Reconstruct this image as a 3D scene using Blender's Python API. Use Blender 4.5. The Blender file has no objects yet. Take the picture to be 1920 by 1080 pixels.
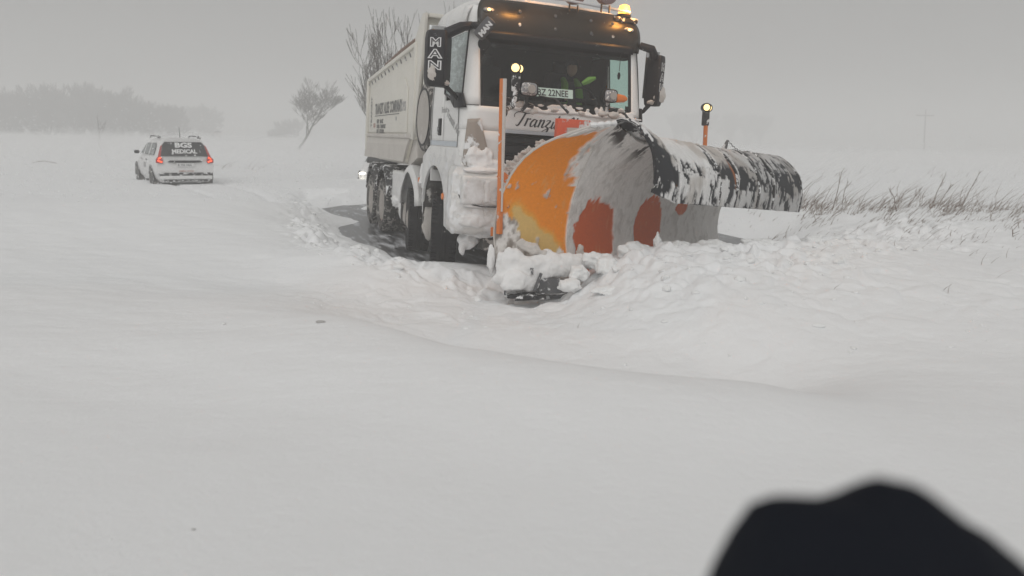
import bpy, bmesh, math, random
import numpy as np
from mathutils import Vector, Matrix, noise as mnoise

# ------------------------------------------------------------------ camera
F_PX = 1400.0
CAM = np.array([0.0, 0.0, 2.0])
PITCH = math.radians(11.5)
ROLL = math.radians(1.2)
sc = bpy.context.scene
cam_data = bpy.data.cameras.new('camera')
cam = bpy.data.objects.new('camera', cam_data)
sc.collection.objects.link(cam)
cam_data.sensor_width = 36.0
cam_data.lens = F_PX / 1920 * 36.0
cam_data.clip_start = 0.02
cam_data.clip_end = 8000
cam_data.dof.use_dof = True
cam_data.dof.focus_distance = 10.5
cam_data.dof.aperture_fstop = 1.35
_M = Matrix.Rotation(math.pi / 2 - PITCH, 4, 'X') @ Matrix.Rotation(ROLL, 4, 'Z')
cam.matrix_world = Matrix.Translation(CAM) @ _M
sc.camera = cam
MC = np.array(_M.to_3x3())

# ------------------------------------------------------------------ world, sun, exposure
SUN_EL, SUN_AZ = math.radians(47), math.radians(192)
w = bpy.data.worlds.new('World'); sc.world = w; w.use_nodes = True
nt = w.node_tree; nt.nodes.clear()
sky = nt.nodes.new('ShaderNodeTexSky'); sky.sky_type = 'NISHITA'; sky.sun_disc = False
sky.sun_elevation = SUN_EL; sky.sun_rotation = SUN_AZ; sky.dust_density = 6; sky.air_density = 1.0
hs = nt.nodes.new('ShaderNodeHueSaturation'); hs.inputs['Saturation'].default_value = 0.06
mx = nt.nodes.new('ShaderNodeMix'); mx.data_type = 'RGBA'; mx.inputs[0].default_value = 0.85
mx.inputs[7].default_value = (3.78, 3.76, 3.69, 1)      # the flat overcast cloud layer
bgn = nt.nodes.new('ShaderNodeBackground'); bgn.inputs[1].default_value = 0.10
wo = nt.nodes.new('ShaderNodeOutputWorld')
nt.links.new(sky.outputs[0], hs.inputs['Color']); nt.links.new(hs.outputs[0], mx.inputs[6])
nt.links.new(mx.outputs[2], bgn.inputs[0]); nt.links.new(bgn.outputs[0], wo.inputs[0])
sun_d = bpy.data.lights.new('sun', 'SUN'); sun_d.energy = 1.45; sun_d.angle = math.radians(75)
sun_d.color = (1, 0.98, 0.95)
sun = bpy.data.objects.new('sun', sun_d); sc.collection.objects.link(sun)
_sd = Vector((math.sin(SUN_AZ) * math.cos(SUN_EL), math.cos(SUN_AZ) * math.cos(SUN_EL), math.sin(SUN_EL)))
sun.rotation_euler = _sd.to_track_quat('Z', 'Y').to_euler(); sun.location = (0, -20, 60)
sc.view_settings.view_transform = 'Standard'; sc.view_settings.look = 'None'
sc.view_settings.gamma = 1.0; sc.view_settings.exposure = -0.11
sc.cycles.volume_bounces = 3; sc.cycles.max_bounces = 8; sc.cycles.transparent_max_bounces = 12
sc.cycles.use_denoising = True

random.seed(7)
PI = math.pi
C = sc.collection

# ------------------------------------------------------------------ projection helpers (photo pixel + distance -> point)
def ray(px, py):
    return MC @ np.array([(px - 960) / F_PX, -(py - 540) / F_PX, -1.0])
def at(px, py, D):
    d = ray(px, py); return CAM + d * D / d[1]
def gp(px, py, z=0.0):
    d = ray(px, py); return CAM + d * (z - CAM[2]) / d[2]

# ------------------------------------------------------------------ numpy noise
_rs = np.random.RandomState(3)
_perm = np.concatenate([_rs.permutation(256)] * 3)
_grad = _rs.normal(size=(256, 3)); _grad /= np.linalg.norm(_grad, axis=1)[:, None]
def perlin(x, y, z):
    x, y, z = np.broadcast_arrays(np.asarray(x, float), np.asarray(y, float), np.asarray(z, float))
    xi, yi, zi = np.floor(x).astype(int), np.floor(y).astype(int), np.floor(z).astype(int)
    xf, yf, zf = x - xi, y - yi, z - zi
    u, v, s = [t * t * t * (t * (t * 6 - 15) + 10) for t in (xf, yf, zf)]
    def g(a, b, c):
        h = _perm[(_perm[(_perm[(xi + a) & 255] + yi + b) & 255] + zi + c) & 255]
        gr = _grad[h]
        return gr[..., 0] * (xf - a) + gr[..., 1] * (yf - b) + gr[..., 2] * (zf - c)
    x00 = g(0, 0, 0) * (1 - u) + g(1, 0, 0) * u; x10 = g(0, 1, 0) * (1 - u) + g(1, 1, 0) * u
    x01 = g(0, 0, 1) * (1 - u) + g(1, 0, 1) * u; x11 = g(0, 1, 1) * (1 - u) + g(1, 1, 1) * u
    return ((x00 * (1 - v) + x10 * v) * (1 - s) + (x01 * (1 - v) + x11 * v) * s) * 1.6
def fbm(x, y, z, octv=4, gain=0.5):
    t = 0; a = 1.0; f = 1.0
    for k in range(octv):
        t = t + a * perlin(x * f + 17.3 * k, y * f + 5.1 * k, z * f + 9.7 * k); a *= gain; f *= 2.03
    return t
def sstep(a, b, x):
    t = np.clip((x - a) / (b - a), 0, 1); return t * t * (3 - 2 * t)

# ------------------------------------------------------------------ materials
def new_mat(name):
    m = bpy.data.materials.new(name); m.use_nodes = True
    b = m.node_tree.nodes['Principled BSDF']; return m, m.node_tree, b
def N(t, typ, **k):
    n = t.nodes.new(typ)
    for a, v in k.items(): setattr(n, a, v)
    return n
def ramp(t, src, a, b, ca=(0, 0, 0, 1), cb=(1, 1, 1, 1)):
    r = N(t, 'ShaderNodeValToRGB'); r.color_ramp.elements[0].position = a; r.color_ramp.elements[1].position = b
    r.color_ramp.elements[0].color = ca; r.color_ramp.elements[1].color = cb
    t.links.new(src, r.inputs[0]); return r
def noise_node(t, scale, detail=4, rough=0.6, vec=None, stretch=None, off=0.0):
    tc = N(t, 'ShaderNodeTexCoord'); mp = N(t, 'ShaderNodeMapping')
    mp.inputs['Location'].default_value = (off, off * 1.7, off * .3)
    if stretch: mp.inputs['Scale'].default_value = stretch
    t.links.new(tc.outputs['Object'], mp.inputs['Vector'])
    n = N(t, 'ShaderNodeTexNoise'); n.inputs['Scale'].default_value = scale
    n.inputs['Detail'].default_value = detail; n.inputs['Roughness'].default_value = rough
    t.links.new(mp.outputs[0], n.inputs['Vector']); return n
def mixc(t, fac, a, b):
    m = N(t, 'ShaderNodeMix', data_type='RGBA')
    if isinstance(fac, float): m.inputs[0].default_value = fac
    else: t.links.new(fac, m.inputs[0])
    for i, c in ((6, a), (7, b)):
        if isinstance(c, tuple): m.inputs[i].default_value = c + (1,)
        else: t.links.new(c, m.inputs[i])
    return m.outputs[2]
SNOW = (0.80, 0.81, 0.82)
DIRTY = (0.42, 0.38, 0.34)
def mat_paint(name, col, rough=0.45, snow=0.0, sscale=5.0, dirt=0.3, metal=0.0, off=0.0, stretch=None, bump=0.15, snowcol=None, spec=0.4):
    """painted/rubber/metal surface with its own caked snow and road grime; snow 0..1 = share covered"""
    m, t, b = new_mat(name)
    c = col
    n1 = noise_node(t, 3.0, 6, 0.65, off=off + 3)
    r1 = ramp(t, n1.outputs[0], 0.42, 0.70)
    f = N(t, 'ShaderNodeMath', operation='MULTIPLY'); t.links.new(r1.outputs[0], f.inputs[0]); f.inputs[1].default_value = dirt
    grime = tuple(0.55 * x + 0.45 * y for x, y in zip(col, (0.30, 0.27, 0.24)))
    c = mixc(t, f.outputs[0], col, grime)
    b.inputs['Roughness'].default_value = rough; b.inputs['Metallic'].default_value = metal
    b.inputs['Specular IOR Level'].default_value = spec
    bp = N(t, 'ShaderNodeBump'); bp.inputs['Strength'].default_value = bump; bp.inputs['Distance'].default_value = 0.01
    if snow > 0:
        n2 = noise_node(t, sscale, 7, 0.68, off=off, stretch=stretch)
        th = 0.66 - 0.32 * snow
        r2 = ramp(t, n2.outputs[0], th, th + 0.035)
        n3 = noise_node(t, 7.0, 4, 0.6, off=off + 9)
        sc2 = mixc(t, ramp(t, n3.outputs[0], 0.40, 0.72).outputs[0], snowcol or SNOW, tuple(.5 * a + .5 * d for a, d in zip(snowcol or SNOW, DIRTY)))
        c = mixc(t, r2.outputs[0], c, sc2)
        t.links.new(r2.outputs[0], bp.inputs['Height']); bp.inputs['Strength'].default_value = 0.6; bp.inputs['Distance'].default_value = 0.012
        rr = N(t, 'ShaderNodeMapRange'); rr.inputs['To Min'].default_value = rough; rr.inputs['To Max'].default_value = 0.85
        t.links.new(r2.outputs[0], rr.inputs[0]); t.links.new(rr.outputs[0], b.inputs['Roughness'])
    else:
        t.links.new(n1.outputs[0], bp.inputs['Height'])
    t.links.new(bp.outputs[0], b.inputs['Normal']); t.links.new(c, b.inputs['Base Color'])
    return m
def mat_snow(name, col=SNOW, scale=14.0, bump=0.5, dirt=0.0, dist=0.02):
    m, t, b = new_mat(name)
    n = noise_node(t, scale, 8, 0.7)
    bp = N(t, 'ShaderNodeBump'); bp.inputs['Strength'].default_value = bump; bp.inputs['Distance'].default_value = dist
    t.links.new(n.outputs[0], bp.inputs['Height']); t.links.new(bp.outputs[0], b.inputs['Normal'])
    n2 = noise_node(t, scale * .22, 5, 0.65, off=5)
    t.links.new(mixc(t, ramp(t, n2.outputs[0], 0.45, 0.75, (0, 0, 0, 1), (dirt, dirt, dirt, 1)).outputs[0], col, DIRTY), b.inputs['Base Color'])
    b.inputs['Roughness'].default_value = 0.9; b.inputs['Specular IOR Level'].default_value = 0.15
    return m
def mat_emit(name, col, strength):
    m, t, b = new_mat(name)
    b.inputs['Base Color'].default_value = col + (1,)
    b.inputs['Emission Color'].default_value = col + (1,); b.inputs['Emission Strength'].default_value = strength
    return m
def mat_glass(name, tint, gloss=0.06, frost_sky=0.0):
    m, t, b = new_mat(name); t.nodes.remove(b)
    tr = N(t, 'ShaderNodeBsdfTransparent'); tr.inputs[0].default_value = tint + (1,)
    gl = N(t, 'ShaderNodeBsdfGlossy'); gl.inputs['Roughness'].default_value = 0.06
    fr = N(t, 'ShaderNodeLayerWeight'); pw = N(t, 'ShaderNodeMath', operation='POWER'); pw.inputs[1].default_value = 5
    t.links.new(fr.outputs['Facing'], pw.inputs[0])
    ad = N(t, 'ShaderNodeMath', operation='MULTIPLY_ADD'); ad.inputs[1].default_value = 0.8; ad.inputs[2].default_value = gloss + .03
    t.links.new(pw.outputs[0], ad.inputs[0])
    ms = N(t, 'ShaderNodeMixShader'); t.links.new(ad.outputs[0], ms.inputs[0])
    t.links.new(tr.outputs[0], ms.inputs[1]); t.links.new(gl.outputs[0], ms.inputs[2])
    out = t.nodes['Material Output']; last = ms
    # wet film and thin blown snow on the pane
    n = noise_node(t, 9, 8, 0.75, stretch=(.5, .5, 1.6)); r = ramp(t, n.outputs[0], 0.60 - frost_sky * .25, 0.80 - frost_sky * .2, (frost_sky * .75,) * 3 + (1,), (min(.95, frost_sky + .10 + frost_sky * .35),) * 3 + (1,))
    df = N(t, 'ShaderNodeBsdfDiffuse'); df.inputs[0].default_value = (.60, .68, .67, 1) if frost_sky > .3 else (.75, .76, .78, 1)  # pale teal paints in reflected sky along with the icy film
    m2 = N(t, 'ShaderNodeMixShader'); t.links.new(r.outputs[0], m2.inputs[0])
    t.links.new(ms.outputs[0], m2.inputs[1]); t.links.new(df.outputs[0], m2.inputs[2])
    t.links.new(m2.outputs[0], out.inputs['Surface'])
    return m
def mat_vcol(name, rough=0.6, bump=0.3, scale=40):
    m, t, b = new_mat(name)
    a = N(t, 'ShaderNodeAttribute'); a.attribute_name = 'col'
    n = noise_node(t, scale, 6, 0.65); bp = N(t, 'ShaderNodeBump'); bp.inputs['Strength'].default_value = bump; bp.inputs['Distance'].default_value = 0.008
    t.links.new(n.outputs[0], bp.inputs['Height']); t.links.new(bp.outputs[0], b.inputs['Normal'])
    v = mixc(t, ramp(t, n.outputs[0], .3, .8).outputs[0], (1.0, 1.0, 1.0), (.82, .81, .80))
    mm = N(t, 'ShaderNodeMix', data_type='RGBA', blend_type='MULTIPLY'); mm.inputs[0].default_value = 1
    t.links.new(a.outputs['Color'], mm.inputs[6]); t.links.new(v, mm.inputs[7])
    t.links.new(mm.outputs[2], b.inputs['Base Color']); b.inputs['Roughness'].default_value = rough
    b.inputs['Specular IOR Level'].default_value = 0.3
    return m

M = {}
M['white'] = mat_paint('white_paint', (.82, .82, .81), .35, 0, dirt=.26)
M['white_snowy'] = mat_paint('white_paint_snowy', (.76, .76, .75), .5, .40, 4, dirt=.25)
M['bumper'] = mat_paint('bumper_caked', (.74, .73, .71), .6, .66, 3.5, dirt=.25)
M['cream'] = mat_paint('tipper_paint', (.70, .68, .62), .5, .0, dirt=.2, off=4)
M['cream_low'] = mat_paint('tipper_paint_dark_grimy', (.58, .55, .51), .6, .12, 3, dirt=.5, off=2)  # darker base colour for the lower boards, plus grime mottling
M['black'] = mat_paint('black_plastic', (.010, .010, .012), .45, 0, dirt=.04, spec=.25)
M['mirror_black'] = mat_paint('mirror_plastic', (.010, .010, .014), .5, .0, 9, dirt=.05, spec=.25)
M['black_snowy'] = mat_paint('black_plastic_snowy', (.012, .012, .014), .5, .42, 9, dirt=.15)
M['visor'] = mat_paint('visor_plastic', (.016, .014, .010), .34, .0, 22, dirt=.10, spec=.35, off=1)
M['chassis'] = mat_paint('chassis_steel', (.025, .024, .023), .7, .28, 4, dirt=.6, snowcol=(.5, .48, .46))
M['tyre'] = mat_paint('tyre_rubber', (.012, .012, .014), .85, .05, 6, dirt=.12, snowcol=(.45, .43, .42))
M['tyre_grey'] = mat_paint('tyre_salted', (.04, .04, .04), .85, .42, 9, dirt=.7, snowcol=(.42, .40, .38))
M['rim'] = mat_paint('wheel_rim', (.40, .37, .34), .7, .35, 5, dirt=.8, snowcol=(.5, .47, .44))
M['spare_face'] = mat_paint('spare_wheel_face', (.46, .43, .40), .8, .3, 5, dirt=.6, snowcol=(.55, .53, .50))
M['orange'] = mat_paint('orange_paint', (.66, .18, .03), .4, .18, 10, dirt=.25)
M['red_frame'] = mat_paint('red_orange_paint', (.68, .10, .035), .5, .32, 6, dirt=.3)
M['steel'] = mat_paint('worn_steel', (.11, .115, .125), .45, .35, 8, metal=.6, dirt=.4)
M['snowcake'] = mat_snow('caked_snow', (.80, .80, .80), 22, .6, .25, .012)
M['snowdirty'] = mat_snow('dirty_caked_snow', (.58, .55, .52), 22, .7, .55, .012)
M['duct'] = mat_paint('duct_grimy', (.34, .29, .25), .6, .42, 4, dirt=.7)
M['interior'] = mat_paint('cab_trim', (.018, .018, .020), .8, 0, dirt=.03, spec=.1)
M['seat'] = mat_paint('seat_cloth', (.045, .045, .05), .9, 0, dirt=.1)
M['glass'] = mat_glass('windscreen_glass', (.88, .94, .92), .0, .0)
M['glass_side'] = mat_glass('side_glass', (.62, .84, .77), .02, .0)
M['glass_frost_sky'] = mat_glass('side_glass_frost_sky', (.40, .62, .60), .12, .60)
M['mirrorglass'] = mat_paint('mirror_glass', (.5, .52, .53), .1, metal=.9, dirt=0)
M['letter_white'] = mat_paint('white_lettering', (.72, .72, .72), .5, dirt=.2)
M['letter_black'] = mat_paint('black_lettering', (.03, .03, .035), .5, dirt=.1)
M['letter_grey'] = mat_paint('faded_lettering', (.16, .16, .155), .6, dirt=.3)
M['letter_faint'] = mat_paint('faint_lettering', (.42, .42, .42), .6, dirt=.3)
M['letter_red'] = mat_paint('faded_red_lettering', (.50, .30, .26), .6, dirt=.3)
M['stripe'] = mat_paint('reflective_stripe', (.50, .55, .60), .3, dirt=.1)
M['plate'] = mat_paint('number_plate_white', (.62, .76, .68), .4, dirt=.05)
M['amber'] = mat_paint('amber_lens', (.75, .20, .03), .3, .1, 9, dirt=.1)
M['lamp_glass'] = mat_paint('lamp_glass_frosted', (.30, .30, .31), .12, .40, 22, metal=.3, dirt=.2, snowcol=(.80, .79, .78))
M['brown_tarp'] = mat_paint('brown_tarp', (.20, .13, .10), .8, .15, 5, dirt=.3)
M['vest'] = mat_paint('hi_vis_fabric', (.16, .34, .05), .7, dirt=.1)
M['skin'] = mat_paint('skin', (.50, .32, .25), .6, dirt=.0)
M['dark_cloth'] = mat_paint('dark_cloth', (.03, .032, .04), .9, dirt=.1)
M['lamp_warm'] = mat_emit('lit_warm_lens', (1.0, .72, .30), 2.0)
M['beacon'] = mat_emit('lit_amber_beacon', (1.0, .40, .06), 4.5)
M['marker'] = mat_emit('lit_marker_bulb', (1.0, .58, .18), 5.0)
M['tail'] = mat_emit('lit_tail_lens', (1.0, .10, .03), 2.2)
M['tail_dark'] = mat_paint('tail_lens', (.38, .03, .03), .3, dirt=.1)
M['headlit'] = mat_emit('lit_headlamp', (1.0, .95, .82), 4.0)

# ------------------------------------------------------------------ mesh helpers
class MB:
    def __init__(s): s.v = []; s.f = []
    def add(s, verts, faces):
        o = len(s.v); s.v += [tuple(map(float, p)) for p in verts]; s.f += [tuple(i + o for i in f) for f in faces]; return s
    def box(s, c, d, rot=None):
        vs = []
        for x in (-1, 1):
            for y in (-1, 1):
                for z in (-1, 1):
                    p = Vector((x * d[0] / 2, y * d[1] / 2, z * d[2] / 2))
                    if rot is not None: p = rot @ p
                    vs.append(Vector(c) + p)
        return s.add(vs, [(0, 1, 3, 2), (4, 6, 7, 5), (0, 4, 5, 1), (2, 3, 7, 6), (0, 2, 6, 4), (1, 5, 7, 3)])
    def box2(s, a, b):
        return s.box([(p + q) / 2 for p, q in zip(a, b)], [abs(q - p) for p, q in zip(a, b)])
    def prism(s, pts, ax, a, b):
        """polygon pts (2-D) extruded along axis ax from a to b"""
        def P(p, t):
            l = [p[0], p[1]]; l.insert(ax, t); return l
        n = len(pts)
        vs = [P(p, a) for p in pts] + [P(p, b) for p in pts]
        return s.add(vs, [tuple(range(n)), tuple(range(2 * n - 1, n - 1, -1))] + [(i, i + n, (i + 1) % n + n, (i + 1) % n) for i in range(n)])
    def tube(s, path, r, n=8, caps=True):
        path = [Vector(p) for p in path]; m = len(path)
        rr = r if isinstance(r, (list, tuple)) else [r] * m
        base = len(s.v); up = None
        for i, p in enumerate(path):
            d = (path[min(i + 1, m - 1)] - path[max(i - 1, 0)])
            if d.length < 1e-9: d = Vector((0, 0, 1))
            d.normalize()
            if up is None:
                up = Vector((0, 0, 1)) if abs(d.z) < .9 else Vector((1, 0, 0))
            a = d.cross(up)
            if a.length < 1e-6: a = d.cross(Vector((1, 0, 0)))
            a.normalize(); b2 = a.cross(d); b2.normalize(); up = b2
            for k in range(n):
                t = 2 * PI * k / n; s.v.append(tuple(p + a * (rr[i] * math.cos(t)) + b2 * (rr[i] * math.sin(t))))
        for i in range(m - 1):
            for k in range(n):
                s.f.append((base + i * n + k, base + i * n + (k + 1) % n, base + (i + 1) * n + (k + 1) % n, base + (i + 1) * n + k))
        if caps:
            s.f.append(tuple(base + k for k in range(n - 1, -1, -1))); s.f.append(tuple(base + (m - 1) * n + k for k in range(n)))
        return s
    def lathe(s, prof, c, axis, n=32, close=False):
        """prof: (radius, offset along axis)"""
        ax = Vector(axis).normalized(); a = ax.orthogonal().normalized(); b2 = ax.cross(a); base = len(s.v); c = Vector(c)
        for (r, h) in prof:
            for k in range(n):
                t = 2 * PI * k / n; s.v.append(tuple(c + ax * h + a * (r * math.cos(t)) + b2 * (r * math.sin(t))))
        m = len(prof)
        for i in range(m - 1 + (1 if close else 0)):
            j = (i + 1) % m
            for k in range(n): s.f.append((base + i * n + k, base + i * n + (k + 1) % n, base + j * n + (k + 1) % n, base + j * n + k))
        if not close:
            s.f.append(tuple(base + k for k in range(n))); s.f.append(tuple(base + (m - 1) * n + k for k in range(n - 1, -1, -1)))
        return s
    def grid(s, P, wrap=False):
        """P[i][j] -> point"""
        base = len(s.v); n, m = len(P), len(P[0])
        for r in P:
            for p in r: s.v.append(tuple(map(float, p)))
        for i in range(n - 1):
            for j in range(m - 1 + (1 if wrap else 0)):
                k = (j + 1) % m
                s.f.append((base + i * m + j, base + i * m + k, base + (i + 1) * m + k, base + (i + 1) * m + j))
        return s
    def build(s, name, mat, parent=None, bevel=0, smooth=False, solid=0, seg=2, offset=-1):
        me = bpy.data.meshes.new(name); me.from_pydata(s.v, [], s.f); me.update()
        if bevel or True:
            bm = bmesh.new(); bm.from_mesh(me)
            bmesh.ops.recalc_face_normals(bm, faces=bm.faces)
            if bevel:
                es = [e for e in bm.edges if len(e.link_faces) == 2 and e.calc_face_angle(0) > .5]
                bmesh.ops.bevel(bm, geom=es, offset=bevel, segments=seg, profile=.6, affect='EDGES', clamp_overlap=True)
            if smooth or bevel:
                for f in bm.faces: f.smooth = True
                for e in bm.edges:
                    if len(e.link_faces) == 2 and e.calc_face_angle(0) > .75: e.smooth = False
            bm.to_mesh(me); bm.free()
        o = bpy.data.objects.new(name, me); C.objects.link(o)
        if mat is not None: me.materials.append(M[mat] if isinstance(mat, str) else mat)
        if solid:
            md = o.modifiers.new('thickness', 'SOLIDIFY'); md.thickness = solid; md.offset = offset
        if parent is not None: o.parent = parent
        return o
def tag(o, label=None, cat=None, group=None, kind=None):
    if label: o['label'] = label
    if cat: o['category'] = cat
    if group: o['group'] = group
    if kind: o['kind'] = kind
    return o
def empty(name, loc=(0, 0, 0), rz=0, label=None, cat=None, group=None):
    o = bpy.data.objects.new(name, None); C.objects.link(o); o.location = loc; o.rotation_euler = (0, 0, rz); o.empty_display_size = .2
    return tag(o, label, cat, group)
def copy_tree(o, parent=None):
    c = o.copy(); C.objects.link(c)
    if parent is not None: c.parent = parent
    for ch in list(o.children): copy_tree(ch, c)
    return c
def set_col(o, cols):
    at_ = o.data.color_attributes.new('col', 'FLOAT_COLOR', 'POINT')
    a = np.ones((len(cols), 4), 'f'); a[:, :3] = cols; at_.data.foreach_set('color', a.ravel())
def blobs(name, mat, items, parent, off=None, sub=3, freq=1.5):
    """each lump a mesh of its own: items = (centre, radii, seed, roughness)"""
    for (c, r, sd, ro) in items:
        mb = MB(); c = Vector(c) - (off if off is not None else Vector((0, 0, 0))); blob(mb, c, r, sd, ro, sub, freq); mb.build(name, mat, parent, smooth=True)
SPLIT = {'headboard_gusset', 'door_seam', 'lamp_bracket', 'shoe_bracket', 'push_frame', 'mounting_frame', 'seat', 'chain', 'spare_wheel_carrier', 'window_rubber', 'bumper_insert', 'door_trim', 'headliner', 'steering_wheel', 'chain_post', 'marker_lamp', 'roof_rail'}
def components(mb):
    par = list(range(len(mb.v)))
    def find(a):
        while par[a] != a: par[a] = par[par[a]]; a = par[a]
        return a
    for f in mb.f:
        r = find(f[0])
        for i in f[1:]: par[find(i)] = r
    groups = {}
    for f in mb.f: groups.setdefault(find(f[0]), []).append(f)
    out = []
    for fs in groups.values():
        used = sorted({i for f in fs for i in f}); mp = {i: k for k, i in enumerate(used)}; m2 = MB(); m2.v = [mb.v[i] for i in used]; m2.f = [tuple(mp[i] for i in f) for f in fs]; out.append(m2)
    return out
def sbuild(mb, name, mat, par, **k):
    if name in SPLIT:
        r = None
        for c_ in components(mb): o = c_.build(name, mat, par, **k); r = r or o
        return r
    return mb.build(name, mat, par, **k)
_ctex = bpy.data.textures.new('crust', 'CLOUDS'); _ctex.noise_scale = .07; _ctex.noise_depth = 3
def fused(name, mat, items, parent, off=None, voxel=.014, smooth=6, disp=.02, freq=1.5, whole=False):
    """lumps melted together into one continuous crust of snow"""
    mb = MB()
    for (c, r, sd, ro) in items:
        blob(mb, Vector(c) - (off if off is not None else Vector((0, 0, 0))), r, sd, ro, 3, freq)
    o = mb.build(name, None, None)
    md = o.modifiers.new('r', 'REMESH'); md.mode = 'VOXEL'; md.voxel_size = voxel; md.use_smooth_shade = True
    md = o.modifiers.new('s', 'SMOOTH'); md.iterations = smooth; md.factor = .6
    md = o.modifiers.new('d', 'DISPLACE'); md.texture = _ctex; md.strength = disp; md.mid_level = .5
    dg = bpy.context.evaluated_depsgraph_get(); me = bpy.data.meshes.new_from_object(o.evaluated_get(dg))
    m0 = MB(); m0.v = [tuple(v.co) for v in me.vertices]; m0.f = [tuple(p.vertices) for p in me.polygons]
    bpy.data.objects.remove(o); bpy.data.meshes.remove(me); r = None
    cs = [m0] if whole else [c_ for c_ in components(m0) if len(c_.v) > 60]
    for c_ in cs: q = c_.build(name, mat, parent, smooth=True); r = r or q
    return r
def blob(mb, c, r, seed, rough=.35, sub=3, freq=1.5):
    """lumpy snow/ice clod with radii r"""
    bm = bmesh.new(); bmesh.ops.create_icosphere(bm, subdivisions=sub, radius=1)
    co = np.array([v.co[:] for v in bm.verts])
    d = 1 + rough * fbm(co[:, 0] * freq + seed * 3.7, co[:, 1] * freq + seed, co[:, 2] * freq - seed, 4, .55)
    co = co * d[:, None] * np.array(r) + np.array(c)
    mb.add(co, [tuple(v.index for v in f.verts) for f in bm.faces]); bm.free(); return mb
def text(name, s, size, mat, parent, mw, offset=0.0, shear=0.0, extrude=.001, sx=1.0, spacing=1.0, align='LEFT'):
    cu = bpy.data.curves.new(name, 'FONT'); cu.body = s; cu.size = size; cu.offset = offset; cu.shear = shear
    cu.extrude = extrude; cu.space_character = spacing; cu.align_x = align; cu.resolution_u = 3
    to = bpy.data.objects.new(name, cu); C.objects.link(to)
    dg = bpy.context.evaluated_depsgraph_get()
    me = bpy.data.meshes.new_from_object(to.evaluated_get(dg)); bpy.data.objects.remove(to); bpy.data.curves.remove(cu)
    me.transform(mw @ Matrix.Diagonal((sx, 1, 1, 1)))
    me.name = name; me.materials.clear(); me.materials.append(M[mat])
    o = bpy.data.objects.new(name, me); C.objects.link(o)
    if parent is not None: o.parent = parent
    return o
def frame(o, x, y):
    """matrix from origin, x direction, y direction"""
    x = Vector(x).normalized(); y = Vector(y); z = x.cross(y).normalized(); y = z.cross(x)
    m = Matrix((x, y, z)).transposed().to_4x4(); m.translation = Vector(o); return m

# ------------------------------------------------------------------ the snow ground (one sheet to the horizon)
CP = []
def cp(px, py, z, zz=None): p = gp(px, py, z); CP.append((p[0], p[1], z if zz is None else zz))
for a in ((960, 1080, .36), (100, 1060, .34), (1850, 1060, .34), (960, 850, .37), (400, 850, .34), (1500, 850, .35),
          (700, 606, .34), (780, 632, .34), (850, 653, .35), (960, 672, .35), (1100, 692, .35), (1250, 708, .34), (1400, 717, .32), (1650, 730, .26), (1880, 740, .26),
          (560, 560, .24), (450, 500, .18), (300, 700, .30), (600, 760, .37), (100, 560, .26), (200, 450, .24)): cp(*a)
for px, py in ((480, 520), (580, 566), (640, 588)):
    p = gp(px, py, .26); CP.append((p[0] + .25, p[1] + .45, .11))
for px, py in ((700, 606), (780, 632), (850, 653), (960, 672), (1100, 692), (1250, 708), (1400, 717)):
    p = gp(px, py, .34); CP.append((p[0] + .16, p[1] + .30, .08)); CP.append((p[0] + .3, p[1] + .9, .05))
for a in ((570, 392, .34), (585, 430, .30), (590, 465, .32), (630, 470, .30), (670, 466, .42), (705, 492, .25), (745, 492, .34), (790, 505, .27), (830, 507, .26), (880, 497, .26), (925, 503, .22)): cp(*a)
for a in ((800, 500, -.08), (760, 485, -.08), (690, 460, -.08), (640, 430, -.08), (700, 415, -.08), (600, 395, -.08), (900, 480, -.08), (1000, 470, -.1)): cp(*a)
for x, y in ((.5, 11.5), (-.8, 13), (-2.2, 17), (-.5, 17), (-4, 21), (-2.5, 21), (1.2, 13), (1, 15), (4.2, 14.6), (4.9, 15.3), (5.6, 16.2), (3.2, 13.6)): CP.append((x, y, -.09))
for a in ((-5, 27, .2), (-2, 27, .2), (4.6, 18.0, .22), (7.0, 17.0, .35)): CP.append(a)
for a in ((960, 575, .10), (1050, 590, .10), (900, 620, .10), (1130, 560, .30), (1200, 600, .27), (1350, 620, .30), (1500, 640, .27), (1700, 620, .32), (1300, 660, .14), (1500, 690, .14),
          (1130, 500, .44), (1200, 468, .70), (1260, 466, .72), (1340, 470, .66), (1500, 458, .68), (1590, 455, .58), (1250, 530, .52), (1400, 530, .56), (1550, 530, .54),
          (1900, 480, .42), (1750, 450, .45), (1650, 420, .55), (1800, 400, .60), (1900, 410, .62), (1560, 400, .52), (1500, 400, .40)): cp(*a)
for a in ((.02, 8.55, .02), (.35, 8.62, .02), (.1, 8.9, -.02), (.45, 8.95, .0), (-.2, 9.2, .0), (0, 8.2, .03), (.4, 8.2, .05), (2.4, 11.4, .15), (7.3, 15, .45), (12, 20, .6), (9, 25, .5), (20, 22, .55), (4, 25, .3), (-9, 12, .28), (-12, 20, .28), (-8.5, 22, .26), (-14, 28, .25), (-9.2, 25, .14), (-10.4, 24, .12), (-6, 6, .26), (6, 3, .3), (9, 8, .4)): CP.append(a)
CP = np.array(CP)
def tps_k(r2): return 0.5 * r2 * np.log(r2 + 1e-9)
_n = len(CP); _A = np.zeros((_n + 3, _n + 3))
_A[:_n, :_n] = tps_k((CP[:, None, 0] - CP[None, :, 0]) ** 2 + (CP[:, None, 1] - CP[None, :, 1]) ** 2) + np.eye(_n) * .03
_A[:_n, _n] = 1; _A[:_n, _n + 1:] = CP[:, :2]; _A[_n, :_n] = 1; _A[_n + 1:, :_n] = CP[:, :2].T
_W = np.linalg.solve(_A, np.concatenate([CP[:, 2], [0, 0, 0]]))
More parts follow.
